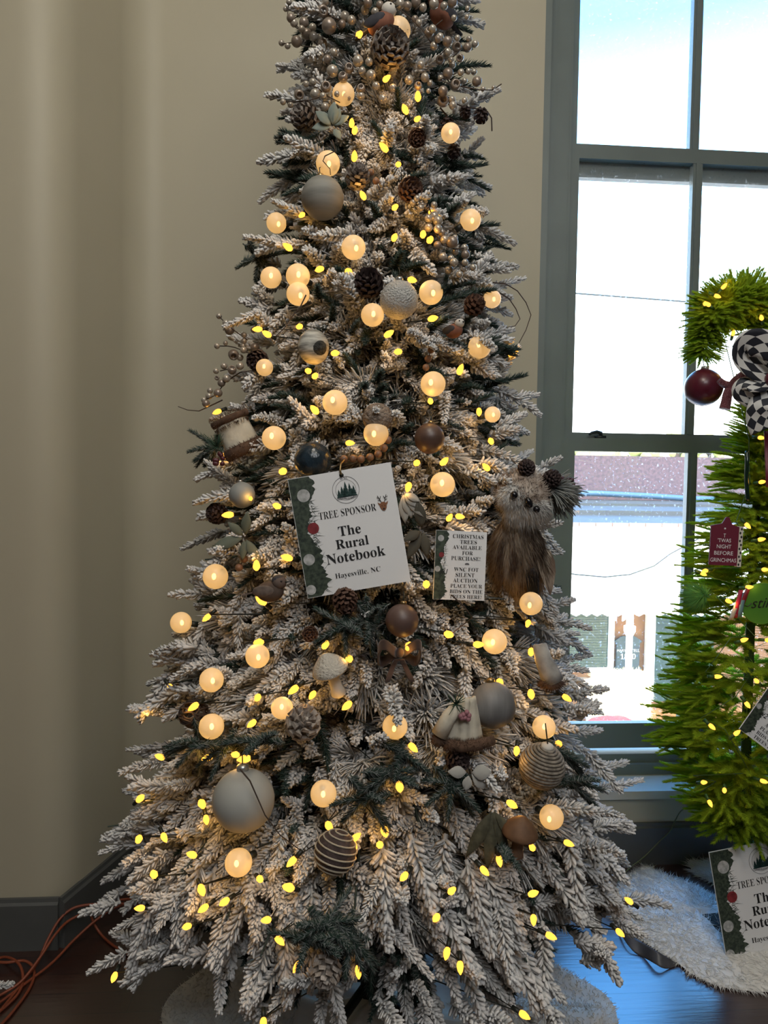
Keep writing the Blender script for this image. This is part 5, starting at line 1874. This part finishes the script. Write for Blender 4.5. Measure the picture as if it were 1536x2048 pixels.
s = MB().tube(catmull([FL(1230, 1770, .004), FL(1255, 1740, .03), P(1290, 1712, 2.70), P(1322, 1680, 2.72), P(1340, 1662, 2.72), P(1351, 1640, 2.70), P(1362, 1622, 2.64), P(1385, 1608, 2.5)]), .0021, 6)
o = put('green_cord', s, mat('olive_cord', (0.10, 0.115, 0.05), .5), None, loc=P(1322, 1680, 2.72))
tag(o, 'thin olive cord running from the lime tree down to the floor by the baseboard', 'cord')

# ------------------------------------------------------------------ the lime green tree with a bent top
GY = 2.33
gaxis = [P(x, y, GY) for x, y in ((1490, 1640), (1492, 1500), (1497, 1350), (1503, 1200), (1510, 1050), (1520, 920), (1540, 800), (1546, 690), (1525, 620), (1480, 600), (1440, 615), (1414, 660), (1404, 715))]
grad = [.20, .34, .30, .25, .19, .135, .11, .10, .10, .095, .075, .05, .02]
gt = FL(1487, 1770, .0)
base_xy = P(1490, 1640, GY)
lime = root('lime_tree', (base_xy.x, GY, 0), 'bright lime green artificial tree with a drooping bent top in front of the window', 'Christmas tree')
axis_s = catmull(gaxis, 8)
rad_s = []
for i in range(len(grad) - 1):
    rad_s += [grad[i] + (grad[i + 1] - grad[i]) * j / 8 for j in range(8)]
rad_s.append(grad[-1])
put('inner_stem', MB().tube(axis_s, [max(.004, .018 - .00016 * i) for i in range(len(axis_s))], 8), mat('green_stem', (0.05, 0.10, 0.02), .8), lime)
tr = MB().tube([(base_xy.x, GY, .0), (base_xy.x, GY, .22), (base_xy.x, GY, base_xy.z + .05)], .024, 12)
pts, dr = [], []
for _ in range(3400):
    a, zz = rnd.uniform(0, 2 * PI), rnd.uniform(.01, base_xy.z + .04)
    pts.append((base_xy.x + .023 * math.cos(a), GY + .023 * math.sin(a), zz))
    dr.append((math.cos(a), math.sin(a), rnd.uniform(-.7, .7)))
tr.strands(pts, dr, .013, .0012)
tin = mat('green_tinsel', (0.06, 0.20, 0.03), 0.35, metal=.3)
put('trunk', tr, tin, lime)
put('stand', MB().lathe((base_xy.x, GY, .004), (0, 0, 1), [(.14, 0), (.14, .012), (.05, .03), (.03, .06)], 24), M['wire'], lime)

GK = []
def gsurf(px, py, dy=0.0):
    """point on the viewer's side of the lime tree for a pixel: nearest axis point decides the depth"""
    best = None
    for a, r in zip(axis_s, rad_s):
        q = P(px, py, GY)
        d2 = (q - a).length
        if best is None or d2 - r < best[0]:
            best = (d2 - r, d2, r)
    depth = math.sqrt(max(0, best[2] ** 2 - min(best[1], best[2]) ** 2))
    return P(px, py, GY - depth * .95 - dy)
GMINI = '1420 612 1443 578 1428 590 1410 610 1465 671 1472 700 1524 640 1516 875 1518 965 1415 1141 1524 1139 1490 1046 1451 1199 1491 1175 1481 1282 1428 1353 1490 1403 1418 1448 1468 1470 1403 1565 1449 1577 1417 1600 1530 1280 1516 1365 1520 1560 1440 1120 1515 1080 1400 1145'.split()
GMINI = [(int(GMINI[i]), int(GMINI[i + 1])) for i in range(0, len(GMINI), 2)]
gl = root('lime_tree_light_string', (base_xy.x, GY, .9), 'string of small warm bulbs on the lime green tree', 'string lights')
sk, gp = MB(), []
for px, py in GMINI:
    p = gsurf(px, py, .0)
    gp.append(p)
    d = Vector((rnd.uniform(-1, 1), -rnd.uniform(.1, .9), rnd.uniform(-.8, .8))).normalized()
    o = bpy.data.objects.new('bulb', bulb_me)
    COL.objects.link(o)
    o.parent = gl
    o.location = p - gl.location
    o.rotation_euler = d.to_track_quat('Z', 'Y').to_euler()
    glow_of(gl, p + d * .030, .032)
    sk.tube([p - d * .018, p + d * .001], .005, 6)
    GK.append((p, .014))
gp.sort(key=lambda p: -p.z)
put('cord', sk.tube([p + Vector((0, .05, 0)) for p in gp], .0016, 5), mat('green_cord_pvc', (0.03, 0.09, 0.02), .5), gl)

# red bauble on the drooping tip, glitter branch, checked ribbon, hanging tags
p = P(1407, 775, GY - .02)
R = pxr(p, 37)
red_m = mat('satin_red', (0.085, 0.006, 0.018), 0.36, coat=.2)
o = tag(put('red_bauble', MB().ball(p, R, 36, 24), red_m, None, loc=p), 'large dark red bauble hanging from the drooping tip of the lime tree', 'ornament')
put('cap', MB().lathe(p + Vector((.002, 0, R * .95)), (.1, 0, 1), [(R * .22, 0), (R * .2, R * .16), (R * .06, R * .2)], 14), M['silver'], o)
put('hook', MB().tube([p + Vector((0, 0, R * 1.1)), p + Vector((-.004, 0, R * 1.4)), p + Vector((0, .01, R * 1.65))], .0014, 6), M['wire'], o)
GK.append((p, R))
s = MB()
Yg = GY - .16
s.tube(catmull([P(1505, 735, Yg), P(1485, 752, Yg), P(1468, 765, Yg), P(1457, 782, Yg), P(1452, 805, Yg), P(1449, 818, Yg)], 5), [.0125 + .004 * abs(i - 12) / 13 for i in range(26)], 10)
s.tube(catmull([P(1462, 772, Yg), P(1448, 768, Yg), P(1438, 760, Yg)], 5), [.013 - .0004 * i for i in range(11)], 10)
o = tag(put('glitter_pick', s, mat('red_glitter', (0.20, 0.03, 0.045), 0.4, bump=1.0, scale=420, col2=(0.38, 0.16, 0.18)), None, loc=P(1480, 760, Yg)), 'forked red glitter pick beside the red bauble under the checked ribbon', 'pick')
for x, y in ((1505, 735), (1480, 755), (1457, 785), (1450, 810), (1440, 762)):
    GK.append((P(x, y, Yg), .02))
chk = check_mat('harlequin_ribbon', 7.0, 4.0, (0.012, 0.014, 0.022), (0.62, 0.61, 0.58))
Yb = GY - .2
bw = root('checked_bow', P(1545, 755, Yb), 'black and white harlequin checked ribbon bow at the right edge of the frame', 'bow')
def loop(path, wpx, wob=0.0):
    q = catmull([P(x, y, Yb - dy) for x, y, dy in path], 6)
    n = len(q) - 1
    def fn(u, v):
        c = q[min(n, int(u * n + .5))]
        a, b_ = q[max(0, int(u * n + .5) - 1)], q[min(n, int(u * n + .5) + 1)]
        t_ = (b_ - a).normalized()
        sd = Vector((0, -1, .0)).cross(t_)
        sd = (sd * .92 + Vector((0, -.35, 0))).normalized()
        return c + sd * pxr(c, wpx) * (v - .5)
    m_ = MB().grid(fn, n, 6, uv=True)
    return m_
put('loop', loop([(1545, 752, 0), (1512, 738, .02), (1484, 715, .03), (1490, 690, .045), (1520, 686, .05), (1550, 700, .05), (1570, 730, .03)], 56), chk, bw, thick=.0015)
put('loop', loop([(1545, 758, .01), (1520, 768, .03), (1490, 770, .03), (1482, 785, .02), (1510, 800, .01), (1545, 780, .0)], 34), chk, bw, thick=.0015)
put('loop', loop([(1550, 745, .02), (1585, 700, .04), (1625, 700, .05), (1620, 750, .04), (1560, 765, .02)], 60), chk, bw, thick=.0015)
put('tail', loop([(1548, 765, .015), (1538, 790, .02), (1524, 812, .03), (1520, 835, .02), (1528, 860, .015)], 52), chk, bw, thick=.0015)
put('knot', MB().ball(P(1550, 758, Yb - .03), (.03, .022, .026), 16, 10), red_m, bw)
for x, y in ((1500, 720), (1525, 705), (1500, 778), (1530, 790), (1525, 830), (1510, 760), (1535, 740)):
    GK.append((P(x, y, Yb), .03))
s = MB().grid(lambda u, v: P(1528 + 22 * v + 4 * u, 862 + 112 * u, Yb + .02 + .01 * math.sin(6 * u)), 12, 3)
o = tag(put('red_ribbon', s, mat('wine_ribbon', (0.13, 0.006, 0.025), .5), None, loc=P(1535, 900, Yb), thick=.0015), 'wine red ribbon hanging below the checked bow at the frame edge', 'ribbon')
GK.append((P(1535, 920, Yb), .03))
s = MB().tube(catmull([P(1494, 903, GY - .16), P(1494, 925, GY - .17), P(1493, 960, GY - .17), P(1496, 1002, GY - .165)], 4), .0062, 8)
tag(put('dark_ornament', s, mat('bottle_green_glass', (0.006, 0.02, 0.012), .15), None, loc=P(1494, 950, GY - .17)), 'slim bottle green ornament seen edge on beside the red ribbon', 'ornament')
GK.append((P(1494, 940, GY - .17), .012))
GK.append((P(1494, 980, GY - .17), .012))
# red tag
Yt = GY - .23
c = P(1452, 1087, Yt)
w_ = pxr(c, 62)
tg = root('wooden_tag', c, 'dark red lettered wooden tag with a dotted side, hung on the lime tree', 'ornament')
u_, v_, n_ = rot_frame(-1.5, -6, 0)
def ta(a, b_, l=.0):
    return c + u_ * w_ * (a - .5) + v_ * w_ * 1.42 * (.5 - b_) + n_ * l
bd = MB().slab([ta(0, .1), ta(0, 1), ta(.88, 1), ta(.90, .12), ta(.66, .06), ta(.56, -.10), ta(.46, -.10), ta(.34, .05)], -n_ * .006)
put('board', bd, mat('crimson_paint', (0.13, 0.010, 0.028), .5), tg, False)
put('side_block', MB().obox(ta(.89, 1.02, -.016), u_ * w_ * .13, v_ * w_ * 1.30, n_ * .016), mat('cream_paint', (.62, .58, .50), .6), tg, False)
mb = MB()
for i in range(10):
    q = ta(.955 + .02 * (-1) ** i, .16 + i * .09, .0004)
    mb.poly([q + (u_ * math.cos(a) + v_ * math.sin(a) * 1.5) * w_ * .030 for a in [2 * PI * j / 8 for j in range(8)]])
put('dots', mb, ink, tg, False)
mb = MB()
for s_, b_, wd in (("T", .32, .075), ("'TWAS", .43, .42), ("NIGHT", .57, .46), ("BEFORE", .72, .60), ("GRINCHMAS", .88, .82)):
    text_into(mb, s_, ta(.44, b_, .0006), u_, v_, wd * w_, height=w_ * .125, use_serif=False)
q = ta(.44, .16, .0006)
mb.poly([q + (u_ * math.cos(a) + v_ * math.sin(a)) * w_ * (.045 if j % 2 else .018) for j, a in enumerate([2 * PI * j / 10 + .3 for j in range(10)])])
put('lettering', mb, M['card'], tg, False)
for a in (.1, .5, .95):
    for b_ in (.0, .3, .6, .95):
        GK.append((ta(a, b_), w_ * .25))
# round green tag with striped ribbon
c = P(1523, 1207, Yt)
rg = pxr(c, 42)
g2 = root('round_tag', c, 'round green tag with black script and a striped ribbon at the right frame edge', 'ornament')
put('disc', MB().lathe(c, (0, -1, 0), [(rg, -.002), (rg, .003), (rg * .98, .004)], 30), mat('grass_green_paint', (0.055, 0.19, 0.02), .5), g2, False)
mb = MB()
text_into(mb, 'stink', c + Vector((.012, -.0052, .004)), (1, 0, .05), (0, 0, 1), rg * 1.5, use_serif=False, shear=.35, height=rg * .5)
mb.tube([c + Vector((-.055, -.0052, -.005)), c + Vector((-.045, -.0052, -.008)), c + Vector((-.034, -.0052, .002))], .0013, 5)
put('script', mb, ink, g2, False)
for x0, x1, y0, y1, colr in ((1482, 1470, 1180, 1236, (.30, .012, .05)), (1477, 1461, 1200, 1240, (.50, .50, .46)), (1488, 1479, 1185, 1235, (.10, .22, .28)), (1498, 1484, 1172, 1210, (.15, .008, .02))):
    s = MB().grid(lambda u, v: P(x0 + (x1 - x0) * u + 9 * (v - .5), y0 + (y1 - y0) * u, Yt - .004 - .006 * math.sin(3 * u)), 6, 2)
    put('ribbon', s, mat('ribbon_stripe', colr, .5), g2, thick=.001)
GK += [(c, rg), (P(1475, 1210, Yt), .03)]
# fluffy lime feather puff
c = P(1385, 1200, GY - .10)
mb = MB()
pts, dr = fur_pts(c + Vector((.03, .02, .01)), Vector((.022, 0, 0)), Vector((0, .02, 0)), Vector((0, 0, .02)), 900)
mb.strands(pts, [d + Vector((-.9, 0, .1)) for d in dr], .05, .0008)
tag(put('feather_puff', mb, mat('mint_feather', (0.16, 0.42, 0.10), .9), None, loc=c), 'fluffy bright green puff sticking out on the left of the lime tree', 'ornament')
GK.append((c, .03))
# second auction card, tilted
c = P(1558, 1432, GY - .36)
w_ = pxr(c, 106)
a2 = Card('auction_card', c, w_, w_ * 1.30, rot_frame(-36, 0, 3), 'small auction card numbered 2, steeply tilted at the right frame edge')
a2.garland(.22)
a2.baubles([(.06, .56, .055)], [(.125, .355, .05)])
a2.lines([('CHRISTMAS', .63, .075, .60, .006, {}), ('TREES', .64, .155, .33, .006, {}), ('AVAILABLE', .62, .235, .57, .006, {}), ('FOR', .63, .315, .21, .006, {}), ('PURCHASE!', .60, .395, .57, .006, {}),
          ('WNC FOT', .62, .555, .48, .006, {}), ('SILENT', .60, .635, .37, .006, {}), ('AUCTION', .61, .715, .48, .006, {}), ('PLACE YOUR', .635, .795, .62, .006, {}), ('BIDS ON THE', .635, .875, .64, .006, {}), ('TREES HERE!', .63, .95, .63, .006, {}),
          ('#2', .24, .62, .16, .0, {'use_serif': False, 'shear': .25})])
for a in (.05, .35, .65, .95):
    for b_ in (.05, .35, .65, .95):
        GK.append((a2.at(a, b_), w_ * .2))
# second sponsor card, hung low from the trunk
c = P(1528, 1795, GY - .14)
w_ = pxr(c, 200)
k2 = sponsor_card(c, w_, w_ * 1.06, rot_frame(7.5, 4, 8), 'sponsor card hanging low from the tinsel trunk of the lime tree')
k2.root['label'] = 'second sponsor card, hung low from the tinsel trunk of the lime tree'
put('wire_tie', MB().tube(catmull([k2.at(.28, .03, .003), P(1466, 1698, GY - .10), P(1462, 1695, GY - .03), P(1480, 1690, GY - .03), P(1502, 1696, GY - .06), k2.at(.42, .02, .003)], 5), .0012, 5), M['gold'], k2.root)

GKC = np.array([tuple(c) for c, r in GK])
GKR = np.array([r for c, r in GK])
GKD = GKC - CV
GKL = np.linalg.norm(GKD, axis=1)
GKD = GKD / GKL[:, None]
def ghides(o, d, L, half):
    for s_ in (.1, .4, .7, 1.0):
        q = np.array(o) + np.array(d) * L * s_ - CV
        t_ = GKD @ q
        perp = np.linalg.norm(q[None] - GKD * t_[:, None], axis=1)
        if np.any((t_ < GKL + GKR * .3) & (perp < GKR * .85 + half)):
            return True
    return False
gm = []
ax_np = np.array([tuple(p) for p in axis_s])
for i in range(1150):
    tpar = rng.random() ** 1.25 * .985 if i > 60 else rng.uniform(.55, .99)
    j = tpar * (len(ax_np) - 1)
    j0 = int(j)
    c_ = ax_np[j0] * (1 - (j - j0)) + ax_np[min(j0 + 1, len(ax_np) - 1)] * (j - j0)
    r_ = rad_s[j0] * rng.uniform(.8, 1.05)
    tan = ax_np[min(j0 + 1, len(ax_np) - 1)] - ax_np[max(0, j0 - 1)]
    tan /= np.linalg.norm(tan)
    a = rng.uniform(0, 2 * PI)
    e1 = np.cross(tan, np.array([0, 1.0, 0]))
    e1 /= np.linalg.norm(e1)
    e2 = np.cross(tan, e1)
    o_ = e1 * math.cos(a) + e2 * math.sin(a)
    if o_[1] > .2 and rng.random() < .35:
        continue
    big = r_ > .14
    d = o_ + tan * (.15 if big else .35) + np.array([0, 0, rng.uniform(-.3, .15) if big else rng.uniform(-.2, .2)])
    d /= np.linalg.norm(d)
    k = .95 if big else (.72 if r_ > .06 else .5)
    Ls = .13 * k
    parts = [inst(stem_tube(1.0, 0, .0035, .0), c_, d, (0, 0, 1), max(.03, r_ - Ls * .6))]
    n = 5 if big else 4
    lat = np.cross(d, np.array([0, 0, 1.0]))
    lat /= max(1e-6, np.linalg.norm(lat))
    for q in range(n):
        sd = (q - (n - 1) / 2) / ((n - 1) / 2)
        b_ = c_ + d * max(.0, (r_ - Ls - (.05 if q % 2 else 0) * k))
        dd = d + lat * sd * .8 + np.array([0, 0, rng.uniform(-.25, .2)])
        dd /= np.linalg.norm(dd)
        tipq = b_ + dd * Ls
        if tipq[1] > 2.72:
            continue
        if ghides(b_, dd, Ls, .008):
            continue
        parts.append(inst(LIM[rng.integers(6)], b_, dd, (0, 0, 1), k * rng.uniform(.85, 1.1)))
    if len(parts) > 1:
        gm.append((-o_[1] - .8 * max(0, c_[0] - 1.62), cat_arrays(parts)))
gm.sort(key=lambda m: -m[0])
gb = np.array([base_xy.x, GY, 0])
gm = [(m[0], m[1]) for m in gm]
for s_, (v, f, a) in gm[:100]:
    put('branch', np_mesh('branch', v - gb[None], f, a), M['green'], lime)
v, f, a = cat_arrays([m[1] for m in gm[100:]])
o = put('foliage', np_mesh('foliage', v - gb[None], f, a), M['green'], lime)
o['kind'] = 'stuff'
del gm, parts, v, f, a
